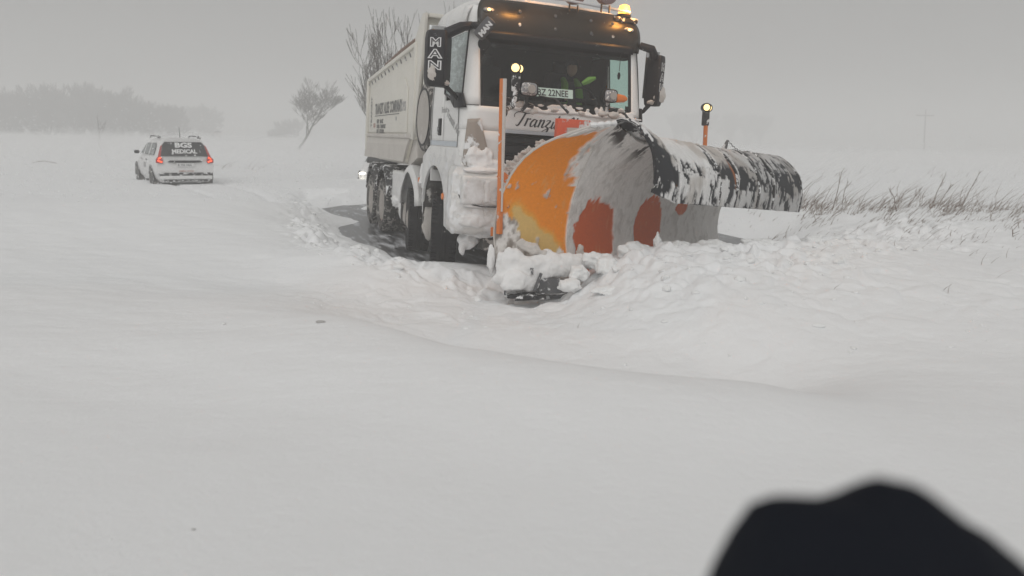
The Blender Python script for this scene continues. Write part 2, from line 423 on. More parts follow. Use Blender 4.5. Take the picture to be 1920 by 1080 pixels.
def pdist(x, y, line):
    best = np.full(np.shape(x), 1e9)
    for (ax, ay), (bx, by) in zip(line[:-1], line[1:]):
        dx, dy = bx - ax, by - ay; t = np.clip(((x - ax) * dx + (y - ay) * dy) / (dx * dx + dy * dy), 0, 1)
        best = np.minimum(best, np.hypot(x - ax - t * dx, y - ay - t * dy))
    return best
PILE = [(1.5, 8.6), (1.9, 8.7), (2.6, 8.9), (4.0, 10.0), (5.6, 11.6), (7.5, 13.5)]
RIDGE = [(-.1, 9.2), (-.9, 9.4), (-1.5, 9.8), (-2.2, 10.6), (-2.9, 11.2), (-4.4, 16), (-6.5, 22)]
LANE_C = [(.5, 10.5), (-1.0, 15), (-2.6, 19), (-4.6, 23)]
def height(x, y, fine=True):
    x = np.asarray(x, float); y = np.asarray(y, float); sh = x.shape; x = x.ravel(); y = y.ravel()
    near = (y < 60) & (y > -5) & (np.abs(x) < 60)
    z = np.zeros_like(x); xn, yn = x[near], y[near]; zz = _W[_n] + _W[_n + 1] * xn + _W[_n + 2] * yn
    for i in range(_n): zz += _W[i] * tps_k((xn - CP[i, 0]) ** 2 + (yn - CP[i, 1]) ** 2)
    z[near] = np.clip(zz, -.15, .95)
    far = .30 + .12 * fbm(x / 30, y / 30, 0, 3)
    wgt = sstep(16, 30, y + .35 * np.abs(x - 2)) ; z = z * (1 - wgt) + far * wgt
    # swept lane keeps its cut all the way back into the haze
    dl = pdist(x, y, LANE_C); lane = 1 - sstep(1.5, 2.6, dl); ln_ = fbm(x * .9, y * .5, 2.2, 3); lane = lane * sstep(16, 19, y) * sstep(22.5, 19.5, y + 1.8 * ln_ + .5 * (x + 3.5)); z = z * (1 - lane) + (-.06) * lane * 1.0
    if fine:
        d1 = pdist(x, y, PILE); m1 = np.exp(-(d1 / 1.05) ** 2); d2 = pdist(x, y, RIDGE); m2 = np.exp(-(d2 / .42) ** 2)
        m = np.clip(m1 + m2 * .9, 0, 1)
        d3 = pdist(x, y, [(-1.6, 8.2), (.3, 7.9), (2.2, 7.2), (5, 8.0), (8, 9)]); m3 = np.exp(-(d3 / 1.1) ** 2)
        wx = x + .12 * fbm(x * 2.1, y * 2.1, 4, 2); wy = y + .12 * fbm(x * 2.1, y * 2.1, 8, 2)
        lump = np.abs(fbm(wx * 2.4, wy * 2.4, .3, 3, .5)); lump2 = fbm(wx * 9, wy * 9, 2.2, 4, .6); bl = fbm(wx * 4.5, wy * 4.5, 7.2, 3, .5)
        var = np.clip(.75 + .9 * fbm(x * .8, y * .8, 31, 2), .15, 1.7)
        z += m * (.17 * (lump - .25) * (.5 + .5 * var) + .013 * lump2 * var + .075 * np.maximum(bl, -.1) * var)
        z += m3 * (.045 * np.abs(fbm(wx * 1.7, wy * 1.7, 3, 3)) + .006 * lump2)
        for o_ in (-.72, .72):
            z -= .05 * np.exp(-(pdist(x, y, [(-10.4 + o_ * .82 , 24.6 + o_ * .56), (-7.6 + o_ * .82, 20.5 + o_ * .56), (-6.0 + o_ * .82, 17.0 + o_ * .56)]) / .13) ** 2)
        # wind ripples and soft drifting elsewhere
        calm = (1 - np.clip(m + m3, 0, 1)) * (z > -.03)
        z += calm * (.022 * fbm(x * .7 + .8 * y, y * .8, 1.5, 3) + .006 * fbm(x * 1.2 + y * .5, y * 4.5, 5, 4) + .0022 * fbm(x * 9, y * 16, 9, 3)) * sstep(2, 7, y) 
        br = np.exp(-(pdist(x, y, [(6, 12.5), (8, 15), (10, 17.5), (18, 20)]) / 2.2) ** 2)
        z += br * .06 * fbm(x * 2, y * 2, 6, 4, .6)
    return z.reshape(sh)
def hz(x, y): return float(height(np.array([x]), np.array([y]))[0])
rows = np.concatenate([np.linspace(-4, 2.2, 12)[:-1], 2.2 * (15 / 2.2) ** np.linspace(0, 1, 620)[:-1], 15 * (60 / 15) ** np.linspace(0, 1, 160)[:-1], 60 * (5000 / 60) ** np.linspace(0, 1, 50)])
ang = np.concatenate([np.linspace(-1.35, -.82, 24)[:-1], np.linspace(-.82, .82, 760), np.linspace(.82, 1.35, 24)[1:]])
YY = np.repeat(rows[:, None], len(ang), 1); XX = np.tan(ang)[None, :] * (np.maximum(np.abs(YY), 2.2) + 0.0)
ZZ = height(XX, YY)
nr, nc = YY.shape
idx = np.arange(nr * nc).reshape(nr, nc)
faces = np.stack([idx[:-1, :-1], idx[:-1, 1:], idx[1:, 1:], idx[1:, :-1]], -1).reshape(-1, 4)
me = bpy.data.meshes.new('snow_ground'); me.vertices.add(nr * nc); me.loops.add(len(faces) * 4); me.polygons.add(len(faces))
me.vertices.foreach_set('co', np.stack([XX, YY, ZZ], -1).astype('f').ravel())
me.loops.foreach_set('vertex_index', faces.ravel().astype('i')); me.polygons.foreach_set('loop_start', np.arange(0, len(faces) * 4, 4, dtype='i'))
me.update(); me.validate(); me.polygons.foreach_set('use_smooth', np.ones(len(faces), bool))
M['ground'] = mat_snow('field_snow', (.81, .82, .83), 16, .5, .03, .02)
me.materials.append(M['ground'])
ground = bpy.data.objects.new('snow_ground', me); C.objects.link(ground); tag(ground, 'wind blown white snow covering fields and road', kind='structure')

# the scraped asphalt of the lane
m, t, b = new_mat('wet_asphalt')
n = noise_node(t, 3.2, 7, .68, stretch=(2.0, .35, 1)); r = ramp(t, n.outputs[0], .46, .62)
n2 = noise_node(t, 60, 3, .6); base = mixc(t, n2.outputs[0], (.045, .045, .048), (.09, .09, .095))
t.links.new(mixc(t, r.outputs[0], base, (.50, .51, .53)), b.inputs['Base Color'])
rr = N(t, 'ShaderNodeMapRange'); rr.inputs['To Min'].default_value = .28; rr.inputs['To Max'].default_value = .8
t.links.new(r.outputs[0], rr.inputs[0]); t.links.new(rr.outputs[0], b.inputs['Roughness'])
mb = MB(); P = []
lc = [(.9, 8.9)] + LANE_C
for i, (x, y) in enumerate(lc):
    a = Vector(lc[max(i - 1, 0)]); c2 = Vector(lc[min(i + 1, len(lc) - 1)]); d = (c2 - a).normalized(); nn = Vector((d.y, -d.x))
    P.append([(x + nn.x * k, y + nn.y * k, -.028) for k in (-2.6, -1.3, 0, 1.3, 2.6, 5.8)])
mb.grid(P); road = mb.build('road', m, smooth=True); tag(road, 'scraped dark wet asphalt streaked with snow beside the dump truck', kind='structure')
# local frame of the road texture follows the lane: rotate object data
road.data.transform(Matrix.Rotation(-.34, 4, 'Z')); road.rotation_euler = (0, 0, .34)

# ------------------------------------------------------------------ snow clods thrown up by the plough
M['clod'] = mat_snow('clod_snow_large', (.80, .81, .81), 25, .6, .06, .01)
def clods():
    mb = MB(); R = random.Random(5)
    def pt(line):
        L = [math.hypot(b[0] - a[0], b[1] - a[1]) for a, b in zip(line[:-1], line[1:])]; u = R.random() * sum(L)
        for (a, b), l in zip(zip(line[:-1], line[1:]), L):
            if u < l: k = u / l; return a[0] + (b[0] - a[0]) * k, a[1] + (b[1] - a[1]) * k
            u -= l
        return line[-1]
    pts = []
    for k in range(150):
        x, y = pt(PILE[:5]); pts.append((x + R.gauss(0, .45), y - abs(R.gauss(0, .8)),   .010 + .045 * R.random() ** 3))
    for k in range(90):
        x, y = pt(RIDGE); pts.append((x + R.gauss(0, .25), y + R.gauss(0, .25) - .1, .010 + .045 * R.random() ** 3))
    for k in range(70): pts.append((R.uniform(-2.5, 5), R.uniform(6.0, 8.4), .006 + .02 * R.random() ** 2))
    for k in range(45): y_ = R.uniform(2.6, 6); pts.append((R.uniform(-.6, .6) * y_, y_, .002 + .005 * R.random() ** 2))
    xs = np.array([p[0] for p in pts]); ys = np.array([p[1] for p in pts]); zs = height(xs, ys)
    for k, ((x, y, r), z) in enumerate(zip(pts, zs)):
        if y > 9.6 + x * 0.95 - .45 and x > -.3: continue
        if z < 0: continue
        if abs(x - .15) < .55 and 8.2 < y < 9.3: continue
        blob(mb, (x, y, z + r * .1), (r * R.uniform(.8, 1.6), r * R.uniform(.8, 1.4), r * R.uniform(.55, .9)), k, .3, 2, 1.2)
    big = []
    # the large slabs on top of the heap
    for (px, py, D, rx, ry, rz_) in ((1340, 470, 9.4, .30, .20, .12), (1232, 456, 9.0, .045, .05, .12), (1295, 472, 9.2, .20, .15, .09), (1190, 472, 9.0, .22, .16, .12), (1270, 464, 9.2, .16, .13, .09), (1430, 462, 10.0, .28, .2, .12), (1550, 455, 11.2, .3, .2, .12), (1120, 488, 8.85, .2, .14, .10), (1215, 520, 8.4, .24, .16, .07), (1330, 540, 8.2, .22, .16, .05),
                                     (1140, 500, 8.7, .16, .14, .12), (1085, 512, 8.65, .12, .10, .10), (1068, 535, 8.5, .13, .10, .08), (1250, 500, 8.8, .2, .14, .10), (1450, 470, 10.2, .25, .2, .10),
                                     (1520, 460, 11.0, .22, .2, .12), (1385, 492, 9.3, .16, .14, .08), (1160, 545, 8.1, .26, .16, .06),
                                     (672, 478, 10.5, .16, .14, .13), (740, 500, 9.8, .14, .12, .08), (592, 474, 10.8, .12, .1, .08)):
        big.append((at(px, py, D), (rx, ry, rz_), px, .35))
    o = mb.build('snow_clods', mat_snow('clod_snow', (.80, .81, .81), 25, .6, .08, .01), smooth=True)
    tag(o, 'heap of broken white snow clods pushed up in front of the plough', 'snow', kind='stuff')
    o2 = fused('heaped_snow', 'clod', big, None, voxel=.014, smooth=2, disp=.05, freq=1.6, whole=True); tag(o2, 'large rounded lumps of ploughed snow on top of the heap and ridge', 'snow', kind='stuff')
clods()

# ------------------------------------------------------------------ dump truck
TA, TR = math.radians(19.7), math.radians(2.6)
TO = Vector((.51, 10.18, -.05))
TMAT = Matrix.Translation(TO) @ Matrix.Rotation(TA, 4, 'Z') @ Matrix.Rotation(TR, 4, 'Y')
truck = empty('dump_truck', label='large white four axle dump truck with snow caked cab ploughing the road', cat='truck'); truck.matrix_world = TMAT
TI = TMAT.inverted()
def tl(px, py, D): return TI @ Vector(at(px, py, D))
def T(mb, name, mat, **k):
    par = k.pop('parent', truck); lab = k.pop('label', None)
    o = sbuild(mb, name, mat, par, **k)
    if lab: o['label'] = lab
    return o
W = 1.31
def plan(t):
    a = abs(t); s = 1 if t >= 0 else -1
    if a < 1.11: x, y = a, .10 - .05 * (1 - (a / 1.11) ** 2)
    elif a < 1.424: th = (a - 1.11) / .2; x, y = 1.11 + .2 * math.sin(th), .10 + .2 * (1 - math.cos(th))
    else: x, y = 1.31, .30 + (a - 1.424)
    return s * x, y
def cabp(t, z, off=0.0):
    x, y = plan(t); e = .01; x2, y2 = plan(t + e); d = Vector((x2 - x, y2 - y)).normalized(); nx, ny = d.y, -d.x
    if ny > 0 and abs(t) < 1.4: nx, ny = -nx, -ny
    x += nx * off; y += ny * off
    h = max(0, z - 2.38); fw = max(0, 1 - (y - .1) / 1.8)
    y += .20 * h * fw; x *= 1 - .045 * h
    return Vector((x, y, z))
def cabgrid(t0, t1, z0, z1, off=0.0, nt=12, nz=6):
    return [[cabp(t0 + (t1 - t0) * i / nt, z0 + (z1 - z0) * j / nz, off) for j in range(nz + 1)] for i in range(nt + 1)]
def cabpoly(quads, off=0.0, n=10):
    """quads of (t,z) corner loops, mapped on the cab skin"""
    mb = MB()
    for (a, b, c2, d) in quads:
        P = []
        for i in range(n + 1):
            u = i / n; row = []
            for j in range(n + 1):
                v = j / n
                t = (a[0] * (1 - u) + b[0] * u) * (1 - v) + (d[0] * (1 - u) + c2[0] * u) * v
                z = (a[1] * (1 - u) + b[1] * u) * (1 - v) + (d[1] * (1 - u) + c2[1] * u) * v
                row.append(cabp(t, z, off))
            P.append(row)
        mb.grid(P)
    return mb
# cab shell: lower front, pillars, doors, rear side panels
mb = MB()
mb.grid(cabgrid(-1.5, 1.5, 2.07, 2.38, 0, 40, 4))
for s in (-1, 1):
    mb.grid([[cabp(s * (a + (b - a) * i / 8), 2.38 + .97 * j / 8, 0) for j, (a, b) in enumerate([(1.10 + .055 * k / 8, 1.40 - .08 * k / 8) for k in range(9)])] for i in range(9)])
    mb.grid(cabgrid(s * 2.30, s * 3.04, 1.83, 3.42, 0, 6, 8))
    mb.grid(cabgrid(s * 1.5, s * 2.30, 1.83, 2.46, 0, 8, 4)); mb.grid(cabgrid(s * 1.31, s * 2.30, 3.32, 3.42, 0, 8, 1)); mb.grid(cabgrid(s * 1.0, s * 1.52, 3.35, 3.66, .0, 8, 4))
    mb.grid(cabgrid(s * .80, s * 1.5, 1.52, 2.07, 0, 12, 4))
mb.box2((-1.29, 1.88, 1.3), (1.29, 1.92, 3.45))
T(mb, 'cab_shell', 'white', smooth=True, solid=.03)
for s in (-1, 1):        # door seams, handles, reflective stripe
    mb = MB()
    for a, b_ in (((1.50, 1.83), (1.50, 2.46)), ((2.98, 1.83), (2.98, 3.40)), ((1.5, 2.385), (1.12, 2.385))):
        pts = [cabp(s * (a[0] + (b_[0] - a[0]) * k / 8), a[1] + (b_[1] - a[1]) * k / 8, .002) for k in range(9)]; mb.tube(pts, .0045, 4)
    T(mb, 'door_seam', 'black')
    h = MB(); h.box((s * 1.318, 1.33, 2.10), (.03, .14, .24)); ho = T(h, 'door_handle', 'black', bevel=.012)
    g = MB(); g.box((s * 1.34, 1.33, 2.05), (.03, .05, .10)); T(g, 'handle_grip', 'steel', parent=ho, bevel=.01)
    T(cabpoly([((s * 1.50, 1.84), (s * 3.02, 1.84), (s * 3.02, 1.905), (s * 1.50, 1.905))], .004), 'reflective_stripe', 'stripe')
# roof
mb = MB(); P = []
for j in range(13):
    y = .30 + 1.62 * j / 12; top = 3.78 + .14 * math.sin(min(1, j / 7) * PI / 2) ; row = []
    for i in range(25):
        th = PI * i / 24; cx = math.cos(th); sx = math.sin(th)
        x = -1.285 * (abs(cx) ** .55) * (1 if cx > 0 else -1); z = 3.38 + (top - 3.38) * sx ** .6
        row.append((x, y + (.10 if j == 0 else 0), z))
    P.append(row)
mb.grid(P); T(mb, 'roof', 'white_snowy', smooth=True, solid=.03)
# dark visor panel above the windscreen, rounded upper corners
mb = MB(); P = []
for j in range(15):
    v = j / 14; z = 3.27 + .50 * v; row = []
    cut = 0 if z < 3.55 else (z - 3.55) / .22
    tr_ = 1.26 - .22 * (1 - math.sqrt(max(0, 1 - cut ** 2))); tl_ = 1.19 - .10 * (1 - math.sqrt(max(0, 1 - cut ** 2)))
    for i in range(41):
        t = -tl_ + (tl_ + tr_) * i / 40; p = cabp(t, z, .035 + .05 * math.sin(v * PI * .9)); p.y += -.02 + .10 * v ** 3; row.append(p)
    P.append(row)
mb.grid(P); vis = T(mb, 'visor_panel', 'visor', smooth=True, solid=.03)
# visor lower lip and sun shield
mb = MB(); mb.grid([[cabp(-1.13 + 2.26 * i / 30, z, o_) for z, o_ in ((3.26, .02), (3.24, .07), (3.30, .10), (3.345, .09))] for i in range(31)])
T(mb, 'visor_lip', 'black', parent=vis, smooth=True, solid=.02)
mb = MB()
for t in (-.62, -.10, .45, .80):
    for z in (3.45, 3.62):
        c2 = cabp(t, z, .088); mb = MB(); mb.lathe([(.016, 0), (.022, .006), (.022, .012), (.008, .016)], c2, (0, -1, 0), 10)
        T(mb, 'visor_bolt', 'steel', parent=vis, smooth=True)
def visor_lamp(t, z):
    c2 = cabp(t, z, .07); mb = MB(); mb.lathe([(.075, 0), (.07, .02), (.045, .035)], c2, (0, -1, 0), 20)
    for i, v in enumerate(mb.v): mb.v[i] = (v[0], v[1], z + (v[2] - z) * .42)
    o = T(mb, 'marker_lamp', 'lamp_glass', smooth=True)
    g = MB(); blob(g, (c2.x, c2.y - .035, z), (.026, .02, .018), 1, .1, 2); T(g, 'bulb', 'marker', parent=o, smooth=True)
visor_lamp(-1.06, 3.60); visor_lamp(1.08, 3.57)
# windscreen with black border
T(cabpoly([((-1.12, 2.40), (1.12, 2.40), (1.17, 3.32), (-1.17, 3.32))], -.012, 20), 'windscreen', 'glass', smooth=True)
mb = MB()
bt = [((-1.12, 2.385), (1.12, 2.385), (1.12, 2.45), (-1.12, 2.45)), ((-1.13, 2.385), (-1.07, 2.40), (-1.12, 3.3), (-1.18, 3.3)), ((1.05, 2.40), (1.13, 2.385), (1.18, 3.3), (1.10, 3.3))]
o = cabpoly(bt, -.006, 12); T(o, 'windscreen_border', 'black', smooth=True)
# side windows
for s in (-1, 1):
    T(cabpoly([((s * 1.39, 2.42), (s * 2.30, 2.56), (s * 2.28, 3.34), (s * 1.31, 3.34))], -.012, 8), 'door_window', 'glass_side' if s > 0 else 'glass_frost_sky', smooth=True)
    mb = MB(); L = [(1.39, 2.42), (1.75, 2.44), (2.31, 2.56), (2.31, 3.34), (1.31, 3.34), (1.39, 2.42)]
    pts = []
    for (a, b_), (c2, d) in zip(L[:-1], L[1:]):
        for k in range(5): pts.append(cabp(s * (a + (c2 - a) * k / 5), b_ + (d - b_) * k / 5, -.002))
    pts.append(pts[0]); mb.tube(pts, .016, 6); T(mb, 'window_rubber', 'black')
    # black corner moulding under the front of the window
    T(cabpoly([((s * 1.27, 2.345), (s * 1.60, 2.345), (s * 1.60, 2.55), (s * 1.33, 2.53)), ((s * 1.60, 2.345), (s * 1.84, 2.46), (s * 1.84, 2.58), (s * 1.60, 2.55))], .045, 6), 'window_corner_cover', 'mirror_black', smooth=True, solid=.02)
# grille
mb = MB(); mb.grid(cabgrid(-.80, .80, 1.50, 2.07, -.05, 16, 2)); gr = T(mb, 'grille', 'black', smooth=True, solid=.02)
for z in (1.64, 1.78, 1.92, 2.03):
    mb = MB(); mb.grid([[cabp(-.78 + 1.56 * i / 20, z + dz, o_) for dz, o_ in ((-.02, -.03), (.0, .0), (.02, -.03))] for i in range(21)])
    T(mb, 'grille_slat', 'black', parent=gr, smooth=True, solid=.012)
mb = MB(); mb.grid([[cabp(-.80 + 1.6 * i / 20, z, o_) for z, o_ in ((2.055, .0), (2.06, .03), (2.10, .035), (2.105, .005))] for i in range(21)])
T(mb, 'front_ledge', 'stripe', smooth=True, solid=.01)
# corner air deflectors
for s in (-1, 1):
    q = cabpoly([((s * .90, 1.56), (s * 1.30, 1.54), (s * 1.25, 2.20), (s * 1.10, 2.22))], .035, 14)
    T(q, 'corner_air_deflector', 'duct', smooth=True, solid=.03)
# bumper and headlights
mb = MB()
prof = [(-.10, .72), (-.14, .82), (-.15, 1.02), (-.12, 1.10), (-.12, 1.50), (-.04, 1.58), (.10, 1.60)]
P = []
for i in range(41):
    t = -1.62 + 3.24 * i / 40; row = []
    for (y0, z) in prof:
        p = Vector(plan(t)).to_3d(); e = .01; q = Vector(plan(t + e)).to_3d(); d = (q - p).normalized(); nrm = Vector((d.y, -d.x, 0)); off = .10 - y0
        row.append((p.x + nrm.x * off * (1 if abs(t) < 1.3 else .35), p.y + nrm.y * off * (1 - .45 * max(0, min(1, (t - .3) / .6))), z))
    P.append(row)
mb.grid(P); T(mb, 'bumper', 'bumper', smooth=True, solid=.04)
for s in (-1, 1):
    yo = 0 if s < 0 else .10; mb = MB()
    mb.box((s * 1.10, -.02 + yo, 1.30), (.50, .34, .38), Matrix.Rotation(s * .12, 3, 'Z')); hl = T(mb, 'headlight', 'bumper', bevel=.06, seg=4)
    g = MB(); P = [[(s * (.90 + .42 * i / 14), -.205 + yo + .10 * (i / 14) ** 2 + .01 * math.sin(i), 1.15 + .29 * j / 8) for j in range(9)] for i in range(15)]
    g.grid(P); T(g, 'headlight_lens', 'snowcake', parent=hl, smooth=True, solid=.01)
    e = MB(); L = [(s * .86, -.19 + yo, 1.10), (s * 1.1, -.20 + yo, 1.10), (s * 1.34, -.10 + yo, 1.14), (s * 1.37, yo, 1.25)]; e.tube(L, .008, 5); T(e, 'headlight_seam', 'black', parent=hl)
# lower tow bracket lumps
mb = MB(); mb.box2((-1.0, -.02, .50), (.9, .25, .74)); T(mb, 'front_crossmember', 'chassis', bevel=.03)
fused('caked_snow', 'snowcake', (((-1.12, .25, .62), (.15, .18, .13), 4, .3), ((-1.0, .05, .76), (.26, .15, .10), 9, .3), ((-.70, .0, .74), (.24, .12, .07), 7, .3), ((-1.22, .2, .50), (.05, .06, .10), 5, .3)), truck)
fused('caked_snow', 'snowcake', (((-1.05, -.12, 1.10), (.30, .05, .03), 12, .3), ((-.86, -.12, .95), (.24, .05, .13), 17, .3), ((-1.15, -.12, .90), (.24, .06, .10), 18, .3)), truck)
fused('caked_snow', 'snowcake', (((-1.08, -.04, 1.55), (.27, .13, .04), 14, .2), ((-.98, .02, 1.64), (.28, .08, .07), 15, .25), ((-1.16, .05, 1.72), (.12, .07, .14), 16, .25), ((-1.0, .03, 1.70), (.10, .06, .16), 19, .3), ((-.86, .0, 1.60), (.10, .08, .05), 20, .3)), truck, voxel=.014, smooth=14, disp=.03)
# mudguards: front axle housing with arch, then the ring guards of the other axles
AX = [1.62, 3.42, 6.12, 7.52]; TYR = .54
for s in (-1, 1):
    pts = [(.12, .92), (.12, 1.60), (.30, 1.83), (1.92, 1.83), (2.36, 1.66), (2.42, 1.15), (2.33, 1.15)]
    cx, cz, r = 1.62, .86, .70
    arc = [(cx + .70 * math.cos(a), cz + .68 * math.sin(a)) for a in [PI * (.03 + .94 * k / 16) for k in range(17)]]
    pts = pts + arc + [(.90, .72), (.45, .66)]
    mb = MB(); x0, x1 = s * 1.30, s * .92; mb.prism(pts, 0, s * 1.315, s * 1.27)
    T(mb, 'front_mudguard', 'white_snowy', bevel=.012)
    mb = MB(); P = [[(x_, cx + (.70) * math.cos(a), cz + .68 * math.sin(a)) for x_ in (s * 1.27, s * .90)] for a in [PI * (.0 + 1.0 * k / 20) for k in range(21)]]
    mb.grid(P); T(mb, 'wheel_arch_liner', 'chassis', smooth=True, solid=.02)
    mb = MB(); blob(mb, (s * 1.325, .98, 1.13), (.02, .05, .05), 3, .05, 2); T(mb, 'side_marker', 'amber', smooth=True)
    # axle 2: arched guard
    mb = MB(); P = []
    for k in range(17):
        a = PI * (.02 + .93 * k / 16); ro = .74 + .02 * math.sin(k)
        P.append([(x_, 3.42 + rr_ * math.cos(a), .72 + rr_ * math.sin(a)) for x_, rr_ in ((s * 1.0, ro - .02), (s * 1.28, ro), (s * 1.325, ro - .05), (s * 1.325, ro - .13), (s * 1.29, ro - .13))])
    mb.grid(P); T(mb, 'rear_mudguard', 'white_snowy', smooth=True, solid=.015)
    for ya in AX[2:]:
        mb = MB(); P = []
        for k in range(15):
            a = PI * (.03 + .94 * k / 14); ro = .68
            P.append([(x_, ya + rr_ * math.cos(a), .70 + rr_ * math.sin(a)) for x_, rr_ in ((s * .75, ro), (s * 1.26, ro), (s * 1.31, ro - .04), (s * 1.31, ro - .10))])
        mb.grid(P); T(mb, 'rear_mudguard', 'black_snowy', smooth=True, solid=.015)
    # side boxes between axles
    mb = MB(); mb.box2((s * .75, 4.28, .62), (s * 1.24, 5.30, 1.30)); T(mb, 'side_tank', 'white_snowy', bevel=.05, seg=3)
    mb = MB(); mb.box2((s * .7, 2.40, .60), (s * 1.22, 2.62, 1.45)); T(mb, 'battery_box', 'chassis', bevel=.02)
    mb = MB(); mb.box2((s * .9, 4.16, .38), (s * 1.27, 4.20, 1.15)); T(mb, 'mudflap', 'tyre_grey', bevel=.01)
    mb = MB(); mb.box2((s * .95, 2.36, .42), (s * 1.28, 2.39, 1.20)); T(mb, 'mudflap', 'tyre_grey', bevel=.01)
    mb = MB(); mb.box2((s * 1.22, 2.66, 1.22), (s * 1.30, 2.74, 1.30)); T(mb, 'side_marker', 'amber', bevel=.01)
    blobs('caked_snow', 'snowcake', (((s * 1.20, 2.5, 1.35), (.12, .16, .2), 31, .35), ((s * 1.2, 2.45, .95), (.09, .07, .35), 33, .35), ((s * 1.2, 4.3, .75), (.10, .10, .35), 36, .35), ((s * 1.2, 4.9, .72), (.10, .3, .12), 37, .35)), truck)
    blobs('dirty_caked_snow', 'snowdirty', (((s * 1.12, 2.36, .66), (.14, .05, .38), 41, .3), ((s * 1.1, 4.16, .62), (.13, .05, .35), 43, .3)), truck)
# wheels
def tyre_prof(w2, R_=TYR):
    return [(.30, -w2 * .8), (.40, -w2), (R_ - .05, -w2), (R_ - .01, -w2 * .86), (R_, -w2 * .6), (R_, -w2 * .22), (R_ - .015, -w2 * .2), (R_ - .015, -w2 * .14), (R_, -w2 * .12), (R_, w2 * .12), (R_ - .015, w2 * .14), (R_ - .015, w2 * .2), (R_, w2 * .22), (R_, w2 * .6), (R_ - .01, w2 * .86), (R_ - .05, w2), (.40, w2), (.30, w2 * .8)]
def make_wheel(x, y, w2, s, steer=True, mat='tyre'):
    mb = MB(); mb.lathe(tyre_prof(w2), (0, 0, 0), (1, 0, 0), 48, close=True)
    for k in range(48):                     # tread blocks
        a = 2 * PI * k / 48
        for xo in (-.42, .42):
            rot = Matrix.Rotation(a, 3, 'X'); mb.box(rot @ Vector((xo * w2 * 1.7, 0, TYR - .002)), (w2 * .42, .038, .02), rot)
    o = T(mb, 'wheel', mat, smooth=True); o.location = (x, y, .54); o.rotation_euler = (0, 0, math.radians(-14 if y < 2 else -9) if steer else 0)
    g = MB()
    if steer: prof = [(.31, w2 * .75), (.29, w2 * .70), (.27, w2 * .1), (.19, w2 * .15), (.17, w2 * .9), (.10, w2 * 1.05), (.02, w2 * 1.08)]
    else: prof = [(.31, w2 * .92), (.29, w2 * .85), (.22, -w2 * .1), (.14, -w2 * .1), (.13, w2 * .5), (.10, w2 * .6), (.02, w2 * .62)]
    g.lathe([(r, h * s) for r, h in prof], (0, 0, 0), (1, 0, 0), 32)
    r_ = T(g, 'rim', 'rim', parent=o, smooth=True)
    bb = MB(); bb.lathe([(.10, 0), (.10, .03), (.07, .06), (.03, .07)], (s * (w2 * (.15 if steer else -.1)), 0, 0), (s, 0, 0), 16); T(bb, 'hub', 'steel', parent=r_, smooth=True)
    return o
for s in (-1, 1):
    for i, ya in enumerate(AX):
        w2 = .19 if i < 2 else .28
        make_wheel(s * (1.31 - w2), ya, w2, s, i < 2, 'tyre' if i < 2 else 'tyre_grey')
for ya in AX: 
    mb = MB(); mb.tube([(-1.0, ya, .54), (-.4, ya, .50), (.4, ya, .50), (1.0, ya, .54)], .09, 10); mb.lathe([(.05, -.2), (.22, -.1), (.22, .1), (.05, .2)], (0, ya, .52), (0, 1, 0), 16); T(mb, 'axle', 'chassis', smooth=True)
# chassis rails
for s in (-1, 1):
    mb = MB(); mb.box2((s * .36, .3, .92), (s * .44, 8.2, 1.22)); T(mb, 'chassis_rail', 'chassis', bevel=.01)
mb = MB(); mb.box2((-.55, .3, .55), (.55, 1.9, 1.3)); T(mb, 'engine_sump', 'chassis', bevel=.1)
# tipper body
XB = 1.25
def zt(y): return 3.45 - (y - 3.4) * .058
mb = MB()
side = [(3.30, 1.95), (3.30, zt(3.3)), (8.42, zt(8.42)), (8.50, 1.95)]
for s in (-1, 1):
    mb.prism(side, 0, s * XB, s * (XB - .05))
mb.prism([(-XB + .05, 1.95), (XB - .05, 1.95), (.75, 1.42), (-.75, 1.42)], 1, 8.38, 8.44); mb.prism([(-XB + .05, 1.95), (XB - .05, 1.95), (XB - .05, 3.16), (-XB + .05, 3.16)], 1, 8.38, 8.43)
mb.prism([(-XB + .05, 1.95), (XB - .05, 1.95), (XB - .05, 3.4), (-XB + .05, 3.4)], 1, 3.32, 3.38); mb.prism([(-XB + .05, 1.95), (XB - .05, 1.95), (.75, 1.42), (-.75, 1.42)], 1, 3.32, 3.38)
mb.box2((-1.0, 3.4, 1.42), (1.0, 8.38, 1.46))
tb = T(mb, 'tipper_body', 'cream', bevel=.008)
